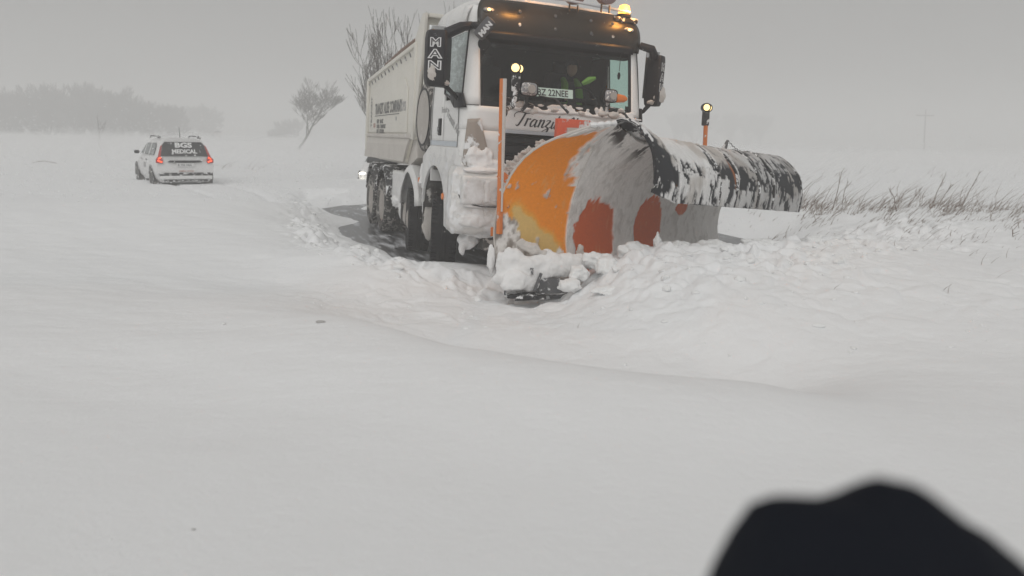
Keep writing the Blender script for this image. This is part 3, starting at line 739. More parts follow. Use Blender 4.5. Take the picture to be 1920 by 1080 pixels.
for s in (-1, 1):
    # pressed panel with raised mid field
    mb = MB(); mb.prism([(3.95, 2.02), (3.95, 2.78), (4.25, 2.98), (8.02, 2.80), (8.22, 2.66), (8.25, 2.02)], 0, s * (XB), s * (XB + .022)); T(mb, 'pressed_panel', 'cream', parent=tb, bevel=.018)
    mb = MB(); mb.box2((s * XB, 8.30, 1.62), (s * (XB + .06), 8.46, zt(8.4))); T(mb, 'corner_post', 'cream', parent=tb, bevel=.015)
    mb = MB(); mb.box2((s * XB, 3.30, 1.90), (s * (XB + .05), 3.46, 3.44)); T(mb, 'corner_post', 'cream', parent=tb, bevel=.015)
    mb = MB(); mb.prism([(3.34, zt(3.3) - .02), (3.34, zt(3.3) + .05), (8.46, zt(8.46) + .05), (8.46, zt(8.46) - .03)], 0, s * (XB - .04), s * (XB + .045)); T(mb, 'top_rail', 'cream', parent=tb, bevel=.015)
    mb = MB(); mb.prism([(3.36, 1.92), (3.36, 1.99), (8.46, 1.99), (8.46, 1.92)], 0, s * (XB + .0), s * (XB + .05)); T(mb, 'bottom_rail', 'cream_low', parent=tb, bevel=.015)
    # flared lower board
    P = [[(s * (XB + .02), 3.62, 1.93), (s * (XB + .02), 8.30, 1.93)], [(s * (XB + .05), 3.72, 1.80), (s * (XB + .05), 8.40, 1.78)], [(s * (XB + .045), 4.05, 1.50), (s * (XB + .045), 8.62, 1.46)]]
    mb = MB(); mb.grid(P); T(mb, 'lower_side_board', 'cream_low', parent=tb, solid=.04)
    mb = MB(); mb.prism([(3.36, 1.92), (3.70, 1.90), (4.08, 1.50), (3.9, 1.44), (3.3, 1.6)], 0, s * (XB - .25), s * (XB - .05)); T(mb, 'floor_bearer', 'cream_low', parent=tb, bevel=.02)
    for k in range(12):
        y = 3.7 + k * .40; mb = MB(); pts = [(s * (XB + .05 + .012 * math.cos(a)), y + .035 * math.sin(a), zt(y) - .12 + .035 * math.cos(a)) for a in [2 * PI * q / 10 for q in range(11)]]
        mb.tube(pts, .006, 5); T(mb, 'rope_hook', 'steel', parent=tb)
mb = MB(); mb.tube([(-XB + .0, 3.5, 3.53), (-XB, 4.6, 3.47), (-XB, 6.3, 3.36)], [.045, .05, .03], 8); T(mb, 'rolled_tarp', 'brown_tarp', parent=tb, smooth=True)
# raised headboard with canopy
mb = MB(); mb.box2((-1.20, 2.94, 3.30), (1.22, 3.0, 3.88)); mb.prism([(2.80, 3.83), (2.80, 3.89), (3.02, 3.89), (3.02, 3.83)], 0, -1.20, 1.22)
hb = T(mb, 'headboard', 'cream', parent=tb, bevel=.01)
mb = MB()
for s in (-1, 1): mb.prism([(2.80, 3.89), (3.0, 3.90), (3.6, 3.50), (3.6, 2.0), (3.30, 2.0), (2.94, 3.30), (2.82, 3.75)], 0, s * 1.22, s * 1.27)
T(mb, 'headboard_gusset', 'cream', parent=tb, bevel=.01)
mb = MB(); mb.box2((-1.23, 2.90, 2.0), (1.23, 2.96, 3.30)); T(mb, 'body_front_wall', 'cream', parent=tb, bevel=.01)
mb = MB(); mb.box2((-1.16, 2.78, 2.98), (-.92, 2.90, 3.28)); T(mb, 'work_box', 'chassis', parent=tb, bevel=.02)
# side lettering of the tipper
def side_text(s_, y, z, size, mat, offset=.004, sx=1.0, spacing=1.0, rot=0):
    mw = frame((-XB - .026, y, z), (0, -1, 0), (0, 0, 1)) @ Matrix.Rotation(rot, 4, 'Z')
    return text('lettering', s_, size, mat, tb, mw, offset=offset, sx=sx, spacing=spacing)
side_text('TRANZIT ALISE COMPANY', 7.35, 2.40, .30, 'letter_grey', .010, .82)
side_text('TRANZIT', 7.78, 2.12, .20, 'letter_grey', .006, .8, 1, PI / 2)
side_text('LIM+HOPSI', 5.05, 2.40, .24, 'letter_faint', .003, .85)
side_text('NISIP   BALAST', 7.1, 2.20, .12, 'letter_grey', .004)
side_text('PIATRA   TRANSPORT', 7.1, 2.10, .11, 'letter_grey', .004)
side_text('SORT   EXCAVARI', 7.1, 2.0, .11, 'letter_grey', .004)
side_text('CLUJ', 7.55, 2.12, .12, 'letter_red', .004); side_text('TEL', 5.0, 2.24, .10, 'letter_faint', .002)
mb = MB(); mb.box((-XB - .026, 6.0, 2.36), (.004, 2.7, .016)); T(mb, 'lettering_rule', 'letter_grey', parent=tb)
# spare wheel standing behind the cab
mb = MB(); mb.lathe(tyre_prof(.15), (0, 0, 0), (1, 0, 0), 44, close=True); sp = T(mb, 'spare_wheel', 'tyre_grey', smooth=True); sp.location = (-1.15, 2.52, 2.26)
g = MB(); g.lathe([(.455, -.150), (.455, -.162), (.425, -.162), (.425, -.150)], (0, 0, 0), (1, 0, 0), 40, close=True); T(g, 'bead_ring', 'black', parent=sp, smooth=True)
g = MB(); g.lathe([(.42, -.155), (.36, -.13), (.20, -.06), (.12, -.10), (.02, -.10)], (0, 0, 0), (1, 0, 0), 36); T(g, 'rim', 'spare_face', parent=sp, smooth=True)
mb = MB(); mb.box2((-1.2, 2.3, 1.4), (.9, 2.75, 1.75)); mb.box2((-1.15, 2.66, 1.5), (-1.05, 2.78, 2.4)); T(mb, 'spare_wheel_carrier', 'chassis', bevel=.02)
# mirrors
def mirror(s, dx):
    z0, z1 = 2.58, 3.27
    pl = [(1.45, .36), (1.60, .10), (1.64, .105), (1.80, .21), (1.81, .36), (1.50, .42)] if s < 0 else [(1.42, .38), (1.475, .12), (1.495, .105), (1.61, .19), (1.61, .34), (1.45, .41)]
    P = []
    zs = [(z0, .82), (z0 + .03, .93), (z0 + .10, 1), (z1 - .10, 1), (z1 - .03, .95), (z1, .86)]
    cx_, cy_ = (1.62, .28) if s < 0 else (1.52, .27)
    for z, k in zs: P.append([(s * (cx_ + (x - cx_) * k), cy_ + (y - cy_) * k, z) for x, y in pl])
    mb = MB(); mb.grid(P, wrap=True); n0 = len(pl)
    mb.f.append(tuple(range(n0 - 1, -1, -1))); mb.f.append(tuple(5 * n0 + k for k in range(n0)))
    o = T(mb, 'mirror', 'mirror_black', bevel=.012)
    a = MB(); a.tube([(s * 1.22, .26, 3.38), (s * 1.38, .20, 3.34), (s * (1.56 + dx), .25, 3.24)], [.05, .06, .07], 8); T(a, 'mirror_arm', 'mirror_black', parent=o, smooth=True)
    a = MB(); a.tube([(s * 1.29, .42, 2.42), (s * 1.40, .32, 2.50), (s * (1.58 + dx), .26, 2.63)], [.022, .028, .035], 8); T(a, 'mirror_arm', 'mirror_black', parent=o, smooth=True)
    g = MB(); g.box((s * (1.63 + dx), .425, 3.02), (.22, .01, .66)); T(g, 'mirror_glass', 'mirrorglass', parent=o, bevel=.004)
    # outlined letters running down the front face
    A, B = (Vector((-1.63, .10, 0)), Vector((-1.80, .21, 0))) if s < 0 else (Vector((1.495, .105, 0)), Vector((1.61, .19, 0)))
    xd = (A - B) if s < 0 else (B - A); ln = xd.length; xd.normalize(); st = B if s < 0 else A
    nrm = Vector((xd.y, -xd.x, 0))
    for k, ch in enumerate('MAN'):
        zc = 3.065 - k * .140
        for off, mt, lift in ((.010, 'letter_white', .003), (-.0005, 'letter_black', .006)):
            mw = frame(st + xd * (ln * .5) + nrm * lift + Vector((0, 0, zc)), xd, (0, 0, 1))
            text('mirror_lettering', ch, .138, mt, o, mw, offset=off, extrude=.001, sx=(1.65 if ch != 'M' else 1.35) * (1 if s < 0 else .7), align='CENTER')
    c2 = (A + B) / 2; blobs('caked_snow', 'snowdirty', (((c2.x, c2.y + .015, 2.73), (.085, .03, .10), 51 + s, .4), ((s * (1.58 + dx), .22, 2.63), (.08, .06, .03), 53 + s, .4)), o, freq=2)
mirror(-1, 0); mirror(1, -.10)
# front view mirror pod, upper left corner
pm = MB(); A = tl(896, 68, 9.85); B = tl(922, 38, 9.85); pm.tube([A + (A - B) * .04, A, A.lerp(B, .5), B, B + (B - A) * .04], [.04, .074, .078, .074, .04], 14)
pod = T(pm, 'front_mirror', mat_paint('grey_mirror_plastic', (.075, .075, .08), .5, .0, dirt=.2), smooth=True)
a = MB(); a.tube([B.lerp(A, .6), tl(893, 48, 10.0), tl(875, 47, 10.15)], [.05, .05, .04], 8); T(a, 'mirror_arm', 'black', parent=pod, smooth=True)
xd = (B - A).normalized(); up = Vector((0, -1, 0)).cross(xd); nz = xd.cross(up).normalized()
if nz.y > 0: up = -up; nz = -nz
mw = frame(A + nz * .084 + xd * .02 - up * .03, xd, up); text('mirror_lettering', 'MAN', .088, 'letter_white', pod, mw, offset=.005, sx=1.05)
a = MB(); a.lathe([(.07, 0), (.08, .02), (.06, .05)], tl(908, 82, 9.95), (0, 1, 0), 20); T(a, 'mirror_glass', 'black', parent=pod, smooth=True)  # black disc painted in for the pod's dark rear and its shadow
# beacons and roof lamps
def beacon(c2):
    mb = MB(); mb.lathe([(.10, 0), (.10, .03), (.085, .04)], c2, (0, 0, 1), 20); o = T(mb, 'beacon', 'black', smooth=True)
    g = MB(); g.lathe([(.078, .04), (.080, .10), (.065, .15), (.02, .17)], c2, (0, 0, 1), 20); T(g, 'beacon_lens', 'beacon', parent=o, smooth=True)
    l = bpy.data.lights.new('beacon_light', 'POINT'); l.energy = 24; l.color = (1, .42, .08); l.shadow_soft_size = .08
    lo = bpy.data.objects.new('beacon_light', l); C.objects.link(lo); lo.parent = o; lo.location = Vector(c2) + Vector((0, -.16, .10))
bc = tl(1170, 24, 10.9)
beacon((bc.x, bc.y, bc.z - .06)); beacon((-.62, .18, 3.80))
mb = MB(); mb.box((bc.x + .02, bc.y + .05, bc.z - .10), (.36, .22, .07)); T(mb, 'beacon_bracket', 'black_snowy', bevel=.02)
for px in (1078, 1138):
    p = tl(px, 1, 10.6); mb = MB(); mb.lathe([(.04, .12), (.12, .10), (.135, 0), (.13, -.03), (.09, -.035)], (p.x, p.y, p.z + .05), (0, 1, 0), 24)
    for i, v in enumerate(mb.v): mb.v[i] = (v[0], v[1], p.z + .05 + (v[2] - p.z - .05) * .75)
    o = T(mb, 'roof_spotlight', mat_paint('lamp_cover', (.16, .11, .11), .6, .2, 14, dirt=.3), smooth=True)
    a = MB()
    for d in (-.06, .06): a.tube([(p.x + d, p.y + .03, p.z - .05), (p.x + d, p.y + .03, p.z - .15)], .012, 6)
    T(a, 'lamp_bracket', 'black', parent=o)
mb = MB(); mb.tube([(-.9, .22, 3.80), (0, .2, 3.835), (1.0, .22, 3.79)], .018, 8); T(mb, 'roof_bar', 'stripe', smooth=True)
# auxiliary plough lights in front of the windscreen
def aux(px, py, w_, h_, D, turn):
    p = tl(px, py, D); mb = MB(); P = []
    for (k, y) in ((.25, .16), (.7, .12), (1.0, .02), (1.0, -.02), (.94, -.03)):
        P.append([(p.x + w_ / 2 * k * (abs(math.cos(a)) ** .5) * (1 if math.cos(a) > 0 else -1), p.y + y, p.z + h_ / 2 * k * (abs(math.sin(a)) ** .5) * (1 if math.sin(a) > 0 else -1)) for a in [2 * PI * q / 28 for q in range(28)]])
    mb.grid(P, wrap=True); mb.f.append(tuple(range(28))); o = T(mb, 'plough_headlight', 'black', smooth=True)
    g = MB(); R_ = [[(p.x + w_ / 2 * .86 * k * (abs(math.cos(a)) ** .5) * (1 if math.cos(a) > 0 else -1), p.y - .03 - .03 * (1 - k * k), p.z + h_ / 2 * .84 * k * (abs(math.sin(a)) ** .5) * (1 if math.sin(a) > 0 else -1)) for a in [2 * PI * q / 28 for q in range(28)]] for k in (1, .8, .5, .2, .02)]
    g.grid(R_, wrap=True); T(g, 'lens', 'lamp_glass', parent=o, smooth=True)
    b2 = MB(); b2.lathe([(h_ * .28, 0), (h_ * .28, .006)], (p.x + .02, p.y - .062, p.z), (0, -1, 0), 20); T(b2, 'reflector', 'rim', parent=o, smooth=True)
    b2 = MB(); b2.tube([(p.x, p.y + .06, p.z - h_ * .45), (p.x + .01, p.y + .08, p.z - .20), (p.x, p.y + .20, p.z - .25)], .026, 8); T(b2, 'lamp_stand', 'black_snowy', parent=o, smooth=True)
    if turn:
        b3 = MB(); P3 = [[(p.x + w_ / 2 + dx_, p.y + .0 + r_ * math.cos(a) * .8, p.z - .02 + r_ * math.sin(a)) for a in [2 * PI * q / 12 for q in range(12)]] for dx_, r_ in ((-.02, .06), (.04, .055), (.11, .045), (.15, .02))]
        b3.grid(P3, wrap=True); b3.f.append(tuple(3 * 12 + q for q in range(12))); T(b3, 'turn_signal', 'amber', parent=o, smooth=True)
aux(991, 167, .245, .185, 9.65, False); aux(1144, 180, .205, .175, 10.2, True)
mb = MB(); P = [tl(948, 186, 9.7), tl(965, 190, 9.75), tl(1000, 200, 9.8)]; mb.tube(P, .03, 8); T(mb, 'lamp_cross_tube', 'black_snowy', smooth=True)
# wipers
for (a, b_, c2) in (((1066, 212, 9.86), (1042, 186, 9.9), (1022, 182, 9.9)), ((1180, 226, 10.25), (1166, 206, 10.3), (1140, 200, 10.25))):
    mb = MB(); mb.tube([tl(*a), tl(*b_), tl(*c2)], [.02, .014, .008], 6); o = T(mb, 'wiper', 'black_snowy', smooth=True)
    q = tl(*b_); r_ = tl(*c2); mb = MB(); mb.tube([q + (q - r_) * .3, r_ + (r_ - q) * .6], .009, 5); T(mb, 'wiper_blade', 'black', parent=o)
# snow drifted on the cowl under the windscreen
R = random.Random(11); it = []
for k in range(46):
    t = -.75 + 1.85 * R.random(); c2 = cabp(t, 2.375 + .12 * R.random() ** 2 * (1 - abs(t) * .5), .0)
    it.append((c2, (.03 + .07 * R.random() ** 2, .025, .015 + .035 * R.random() ** 2), k + 60, .35))
it += [((x_, cabp(x_, 2.36).y - .0, 2.37 + .01 * math.sin(x_ * 9)), (.16, .03, .022), 200 + k_, .2) for k_, x_ in enumerate(np.linspace(-.55, 1.1, 14))]
fused('cowl_snow', 'snowcake', it, truck, voxel=.010, smooth=3, disp=.02, freq=1.2)
it = []
for (px, py, r_) in ((975, 195, .07), (1000, 209, .07), (1130, 214, .06), (1150, 216, .08), (1165, 207, .05), (1040, 207, .05), (1090, 212, .05)):
    it.append((tl(px, py, 9.8 + (px - 1000) / 160 * .35), (r_, .04, r_ * .6), px, .4))
fused('caked_snow', 'snowdirty', it, truck, voxel=.010, smooth=3, freq=1.6)
# script lettering on the front, drawn as pen strokes
def pen(strokes, mw, width, name, mat, parent):
    mb = MB()
    for st in strokes:
        pts = []
        n_ = len(st)
        for i in range(n_ - 1):
            p0 = st[max(i - 1, 0)]; p1 = st[i]; p2 = st[i + 1]; p3 = st[min(i + 2, n_ - 1)]
            for k in range(6):
                u = k / 6
                pts.append(tuple(.5 * ((2 * p1[j]) + (-p0[j] + p2[j]) * u + (2 * p0[j] - 5 * p1[j] + 4 * p2[j] - p3[j]) * u * u + (-p0[j] + 3 * p1[j] - 3 * p2[j] + p3[j]) * u ** 3) for j in (0, 1)))
        pts.append(st[-1][:2]); base = len(mb.v)
        for i, p in enumerate(pts):
            q = pts[min(i + 1, len(pts) - 1)]; r_ = pts[max(i - 1, 0)]; d = Vector((q[0] - r_[0], q[1] - r_[1]))
            wd = width * (.45 + .75 * (1 if d.length == 0 else abs(min(0, d.y) / d.length)))
            n2 = Vector((.8, .35)) * wd * .5 if d.length == 0 else (Vector((-d.y, d.x)).normalized() * wd * .5)
            mb.v.append(tuple(mw @ Vector((p[0] - n2.x, p[1] - n2.y, 0)))); mb.v.append(tuple(mw @ Vector((p[0] + n2.x, p[1] + n2.y, 0))))
            if i: mb.f.append((base + 2 * i - 2, base + 2 * i - 1, base + 2 * i + 1, base + 2 * i))
    return mb.build(name, mat, parent)
S = [[(-.35, .62), (-.42, .78), (-.25, .98), (.1, 1.02), (.5, .95), (.85, 1.0), (1.05, .98)], [(.42, .97), (.28, .5), (.12, .08), (-.02, -.02), (-.1, .08)],
     [(.62, .52), (.70, .58), (.66, .25), (.60, 0)], [(.64, .25), (.75, .50), (.88, .58), (.92, .50)],
     [(1.42, .50), (1.25, .56), (1.06, .32), (1.06, .05), (1.20, .02), (1.38, .28), (1.46, .54), (1.40, .12), (1.48, .0), (1.60, .12)],
     [(1.66, .50), (1.76, .58), (1.74, .30), (1.68, 0)], [(1.72, .25), (1.88, .52), (2.02, .56), (2.04, .40), (1.98, .10), (2.06, 0), (2.18, .12)],
     [(2.24, .50), (2.36, .58), (2.54, .54), (2.42, .32), (2.28, .12), (2.40, .06), (2.52, -.10), (2.42, -.38), (2.20, -.48), (2.06, -.38), (2.2, -.2), (2.5, -.02), (2.7, .14)],
     [(2.82, .52), (2.76, .12), (2.84, 0), (2.96, .14)], [(2.88, .76), (2.90, .78)], [(3.2, .98), (3.06, .4), (3.02, .1), (3.1, 0), (3.22, .14)], [(2.98, .60), (3.36, .62)],
     [(3.75, .02), (4.0, .5), (4.35, .98), (4.42, .5), (4.40, .06), (4.5, 0)], [(3.85, .38), (4.42, .40)], [(4.72, .98), (4.66, .4), (4.62, .05), (4.72, 0), (4.8, .12)],
     [(4.92, .52), (4.88, .1), (4.96, 0), (5.08, .12)], [(5.36, .5), (5.22, .54), (5.2, .4), (5.34, .22), (5.28, .02), (5.12, .04)]]
mwf = frame(cabp(-.60, 2.165, .006), (1, -.02, -.02), (0, 0, 1)) @ Matrix.Diagonal((.175, .175, 1, 1)) @ Matrix(((1, .22, 0, 0), (0, 1, 0, 0), (0, 0, 1, 0), (0, 0, 0, 1)))
# follow the bowed front panel
scr = pen(S, mwf, .12, 'script_lettering', 'letter_black', truck)
for v in scr.data.vertices:
    v.co.y = plan(v.co.x)[1] - .006
# faded door decals
text('door_decal', 'Tranzit', .11, 'letter_faint', truck, frame((-1.316, 1.30, 2.30), (0, -1, 0), (0, 0, 1)), offset=.002, shear=.2)
text('door_decal', 'Tranzit Alis', .16, 'letter_faint', truck, frame((-1.316, 1.0, 2.26), (0, -1, -.42), (0, -.42, 1)), offset=.002, shear=.2)
# number plate behind the screen, on the dashboard
mwp = frame(tl(1004, 180, 9.98), TI.to_3x3() @ (Vector(at(1083, 186, 10.25)) - Vector(at(1004, 180, 9.98))), (0, .15, 1))
mb = MB(); Pp = [mwp @ Vector(p) for p in ((0, 0, -.003), (.56, 0, -.003), (.56, .115, -.003), (0, .115, -.003))]; Pq = [mwp @ Vector(p) for p in ((0, 0, -.008), (.56, 0, -.008), (.56, .115, -.008), (0, .115, -.008))]
mb.add(Pp + Pq, [(0, 1, 2, 3), (7, 6, 5, 4), (0, 4, 5, 1), (1, 5, 6, 2), (2, 6, 7, 3), (3, 7, 4, 0)]); pl_ = T(mb, 'number_plate', 'plate')
text('plate_lettering', 'BZ 22NEE', .118, 'letter_black', pl_, mwp @ Matrix.Translation((.025, .017, 0)), offset=.0015, sx=.92)
# cab interior: liner, headliner, dashboard, seats, steering wheel
mb = MB(); mb.box2((-1.25, 1.80, 2.0), (1.25, 1.85, 3.45)); T(mb, 'cab_rear_lining', 'interior')
mb = MB(); mb.box2((-1.22, .34, 3.36), (1.22, 1.8, 3.39)); mb.box2((-1.2, .36, 3.2), (1.2, .66, 3.36)); T(mb, 'headliner', 'interior', bevel=.01)
mb = MB(); mb.prism([(.20, 2.30), (.22, 2.42), (.36, 2.52), (.60, 2.50), (.62, 2.0), (.20, 2.0)], 0, -1.10, 1.10); T(mb, 'dashboard', 'interior', bevel=.02)
mb = MB(); mb.box2((-1.25, .2, 1.86), (1.25, 1.84, 1.9)); T(mb, 'cab_floor', 'interior')
for s in (-1, 1):
    mb = MB(); mb.box2((s * 1.255, 1.24, 1.9), (s * 1.225, 1.8, 3.36)); mb.box2((s * 1.262, .30, 1.9), (s * 1.235, 1.24, 2.44)); T(mb, 'door_trim', 'interior')
    mb = MB(); mb.box((s * .62, 1.28, 2.28), (.52, .5, .16)); mb.box((s * .62, 1.56, 2.68), (.50, .14, .72), Matrix.Rotation(-.12, 3, 'X')); mb.box((s * .62, 1.60, 3.10), (.26, .10, .2)); T(mb, 'seat', 'seat', bevel=.05, seg=3)
mb = MB(); th = [2 * PI * k / 24 for k in range(25)]; mb.tube([(.62 + .22 * math.cos(a), .72 + .10 * math.sin(a), 2.60 + .19 * math.sin(a)) for a in th], .017, 6); mb.tube([(.62, .5, 2.45), (.62, .72, 2.60)], .03, 6); mb.box((.62, .72, 2.6), (.42, .02, .06)); T(mb, 'steering_wheel', 'interior')
mb = MB(); p = tl(1182, 95, 10.5); mb.tube([(p.x - .1, p.y, p.z - .02), (p.x - .14, p.y, p.z - .1), (p.x - .14, p.y, p.z - .28)], .005, 4); blob(mb, (p.x - .14, p.y, p.z - .34), (.022, .015, .05), 1, .1, 2); T(mb, 'hanging_ornament', 'interior')

# ------------------------------------------------------------------ the driver, seated at the wheel
drv = empty('person', label='driver in a yellow green hi-vis vest sitting behind the truck windscreen', cat='person'); drv.matrix_world = TMAT
def skin_body(name, joints, edges, mat, parent, lv=2):
    me = bpy.data.meshes.new(name); me.from_pydata([j[0] for j in joints], edges, []); o = bpy.data.objects.new(name, me); C.objects.link(o); o.parent = parent
    md = o.modifiers.new('skin', 'SKIN'); sv = me.skin_vertices[0].data if me.skin_vertices else None
    if sv is None:
        bm = bmesh.new(); bm.from_mesh(me); bm.verts.layers.skin.verify(); bm.to_mesh(me); bm.free(); sv = me.skin_vertices[0].data
    for i, j in enumerate(joints): sv[i].radius = (j[1], j[2] if len(j) > 2 else j[1]); sv[i].use_root = (i == 0)
    md.use_smooth_shade = True; s2 = o.modifiers.new('sub', 'SUBSURF'); s2.levels = lv; s2.render_levels = lv
    me.materials.append(M[mat]); return o
dx, dy = .62, 1.22
J = [((dx, dy, 2.40), .16, .13), ((dx, dy + .03, 2.60), .16, .12), ((dx, dy + .06, 2.82), .17, .11), ((dx, dy + .05, 2.90), .07), ((dx, dy + .02, 2.98), .055),
     ((dx, dy, 3.06), .085, .10), ((dx, dy - .01, 3.17), .075, .09),
     ((dx - .20, dy + .05, 2.84), .065), ((dx - .27, dy - .10, 2.62), .05), ((dx - .20, dy - .38, 2.60), .035),
     ((dx + .20, dy + .05, 2.84), .065), ((dx + .27, dy - .10, 2.62), .05), ((dx + .20, dy - .38, 2.62), .035),
     ((dx - .12, dy - .38, 2.38), .085), ((dx - .12, dy - .48, 2.05), .06), ((dx + .12, dy - .38, 2.38), .085), ((dx + .12, dy - .48, 2.05), .06)]
skin_body('body', J, [(0, 1), (1, 2), (2, 3), (3, 4), (4, 5), (5, 6), (2, 7), (7, 8), (8, 9), (2, 10), (10, 11), (11, 12), (0, 13), (13, 14), (0, 15), (15, 16)], 'dark_cloth', drv)
mb = MB(); blob(mb, (dx, dy - .035, 3.08), (.078, .085, .11), 2, .03, 3); T(mb, 'face', 'skin', parent=drv, smooth=True)
mb = MB(); blob(mb, (dx, dy + .0, 3.15), (.095, .11, .08), 3, .05, 3); T(mb, 'cap', 'dark_cloth', parent=drv, smooth=True)
for s in (-1, 1):
    mb = MB(); mb.tube([(dx + s * .12, dy - .10, 2.48), (dx + s * .125, dy - .11, 2.66), (dx + s * .11, dy - .07, 2.84), (dx + s * .10, dy + .04, 2.93)], [.055, .06, .055, .04], 8); T(mb, 'vest', 'vest', parent=drv, smooth=True)
    for k in range(4):
        mb = MB(); x0 = dx + s * .20; z0 = 2.62; xo = (k - 1.5) * .018
        mb.tube([(x0 + xo, dy - .40, z0), (x0 + xo, dy - .455, z0 + .012), (x0 + xo, dy - .48, z0 - .012), (x0 + xo, dy - .465, z0 - .03)], [.010, .010, .009, .008], 6); T(mb, 'finger', 'skin', parent=drv, smooth=True)
    mb = MB(); blob(mb, (dx + s * .20, dy - .40, 2.61), (.042, .04, .02), 8, .05, 2); T(mb, 'palm', 'skin', parent=drv, smooth=True)
mb = MB(); A_ = tl(1092, 157, 10.6); B_ = tl(1117, 146, 10.6); mb.tube([A_, A_.lerp(B_, .5) + Vector((0, 0, .01)), B_], [.03, .05, .02], 6); T(mb, 'vest', 'vest', parent=drv, smooth=True)

# ------------------------------------------------------------------ snow plough
plow = empty('snow_plough', (0.33, 9.08, 0), label='curved orange snow plough blade with black rubber deflector on the truck front', cat='snow plough')
PI_ = plow.matrix_world.inverted(); bpy.context.view_layer.update(); POFF = Vector((0.3, 9.2, 0))
def PW(mb, name, mat, **k):
    par = k.pop('parent', plow); lab = k.pop('label', None)
    if not k.pop('local', False): mb.v = [tuple(Vector(v) - POFF) for v in mb.v]
    o = sbuild(mb, name, mat, par, **k)
    if lab: o['label'] = lab
    return o
AXD = Vector((.68, .73, 0)).normalized(); ND = Vector((.73, -.68, 0)).normalized()
RIM = [(-.04, 8.93, .08), (-.13, 8.99, .22), (-.20, 9.02, .45), (-.25, 9.03, .75), (-.25, 9.03, .98), (-.21, 9.0, 1.20), (-.13, 8.95, 1.42), (-.03, 8.88, 1.62), (.12, 8.78, 1.80), (.32, 8.64, 1.94), (.56, 8.56, 2.04), (.80, 8.60, 2.12)]
CRS = [(.78, 9.12, .10), (.70, 9.2, .25), (.65, 9.27, .48), (.62, 9.3, .75), (.63, 9.3, 1.0), (.66, 9.27, 1.22), (.71, 9.22, 1.42), (.77, 9.16, 1.62), (.84, 9.08, 1.80), (.92, 8.99, 1.96), (1.02, 8.90, 2.08), (1.10, 8.83, 2.15)]
def spl(pts, n):
    out = []; m_ = len(pts)
    for k in range(n):
        u = k / (n - 1) * (m_ - 1); i = min(int(u), m_ - 2); f = u - i
        p0, p1, p2, p3 = [np.array(pts[min(max(i + q, 0), m_ - 1)], float) for q in (-1, 0, 1, 2)]
        out.append(.5 * ((2 * p1) + (-p0 + p2) * f + (2 * p0 - 5 * p1 + 4 * p2 - p3) * f * f + (-p0 + 3 * p1 - 3 * p2 + p3) * f ** 3))
    return np.array(out)
NJ = 120
rim = spl(RIM, NJ); crs = spl(CRS, NJ)
axd = np.array(AXD); nd = np.array(ND)
LMB = 3.84
def rolldrop(s): return .13 * sstep(.08, .55, s) * (1 - .45 * sstep(1.5, 4.0, s))
def sec(s):
    if s < 0: k = -s / .9; return crs * (1 - k) + rim * k + np.array([0, -.03, 0]) * math.sin(k * PI)
    q = crs + axd * s; q = q + np.array([0, 0, -.095 * s]) * (crs[:, 2:3] / 2.1) * .97
    q = q + np.array([0, 0, -1.0]) * rolldrop(s) * sstep(1.45, 2.1, crs[:, 2:3])
    return q
ss = np.concatenate([np.linspace(-.9, 0, 60)[:-1], np.linspace(0, LMB, 240)])
G = np.array([sec(s) for s in ss]); ns = len(ss)
SS = np.repeat(ss[:, None], NJ, 1); VV = np.repeat(np.linspace(0, 1, NJ)[None], ns, 0); Z = G[..., 2]
n1 = fbm(SS * 2.2, Z * 2.2, 1.0, 5, .6); n2 = fbm(SS * 7, Z * 5, 4.0, 4, .6); n3 = fbm(SS * 16, Z * 3, 9.0, 4, .6)
ORA_LIT = np.array([.88, .27, .002]); ORA_SHADE = np.array([.64, .11, .012]); YEL = np.array([.60, .53, .30]); SN = np.array([.80, .78, .76]); SNW = np.array([.80, .80, .80]); BRN = np.array([.26, .22, .19])
# snow cover on the wing: everything low and left, a ragged strip near the top and along the fold
wing = SS < 0
k = np.clip(-SS / .9, 0, 1)
low = .92 - .55 * (1 - k) + .0   # snow line height
snow_w = np.maximum.reduce([sstep(.02, -.03, Z - (.48 + .80 * sstep(.35, 1.0, k)) + .18 * n1 + .05 * n3), sstep(.03, .08, (VV - .90) * 1.3 + .16 * n1 + .05 * n3), sstep(.62, .72, n2 * .8 + .3 * n1) * .9, sstep(-.02, .03, .10 * n1 + .10 * (VV > .55) * (1 - k / .22) + .05 * n2 - .03) * (k < .28) * (VV > .55)])
def ell(s0, z0, a, b, e=.22): return 1 - sstep(.85, 1.0, ((SS - s0) / a) ** 2 + ((Z - z0) / b) ** 2 + e * n1 + .16 * n2 + .10 * n3)
holes = np.maximum.reduce([ell(.56, .78, .43, .50), ell(1.78, .76, .36, .48, .10), ell(2.62, 1.02, .17, .13), ell(.36, .50, .25, .25)])
snow_m = 1 - holes
SNOWM = np.where(wing, snow_w, snow_m)
def segd(px_, pz_, a_, b_):
    dx_, dz_ = b_[0] - a_[0], b_[1] - a_[1]; tt = np.clip(((px_ - a_[0]) * dx_ + (pz_ - a_[1]) * dz_) / (dx_ ** 2 + dz_ ** 2), 0, 1)
    return np.hypot(px_ - a_[0] - tt * dx_, pz_ - a_[1] - tt * dz_)
_sd = segd(k * .9, Z, (.72, 1.20), (.28, .62)) - (.03 + .12 * sstep(1.25, .80, Z))
yel = (1 - sstep(-.012, .012, _sd + .045 * n1 + .02 * n2)) * wing
yel2 = (1 - sstep(.0, .09, _sd + .05 * n1 + .02 * n2)) * wing
scr_ = sstep(.52, .60, n3) * .6
base = np.where(wing[..., None], ORA_LIT, ORA_SHADE)  # light and shade painted in: lit orange wing, shaded red-orange main board
base = base * (1 - scr_[..., None] * .35) + np.array([.7, .45, .2]) * scr_[..., None] * .35
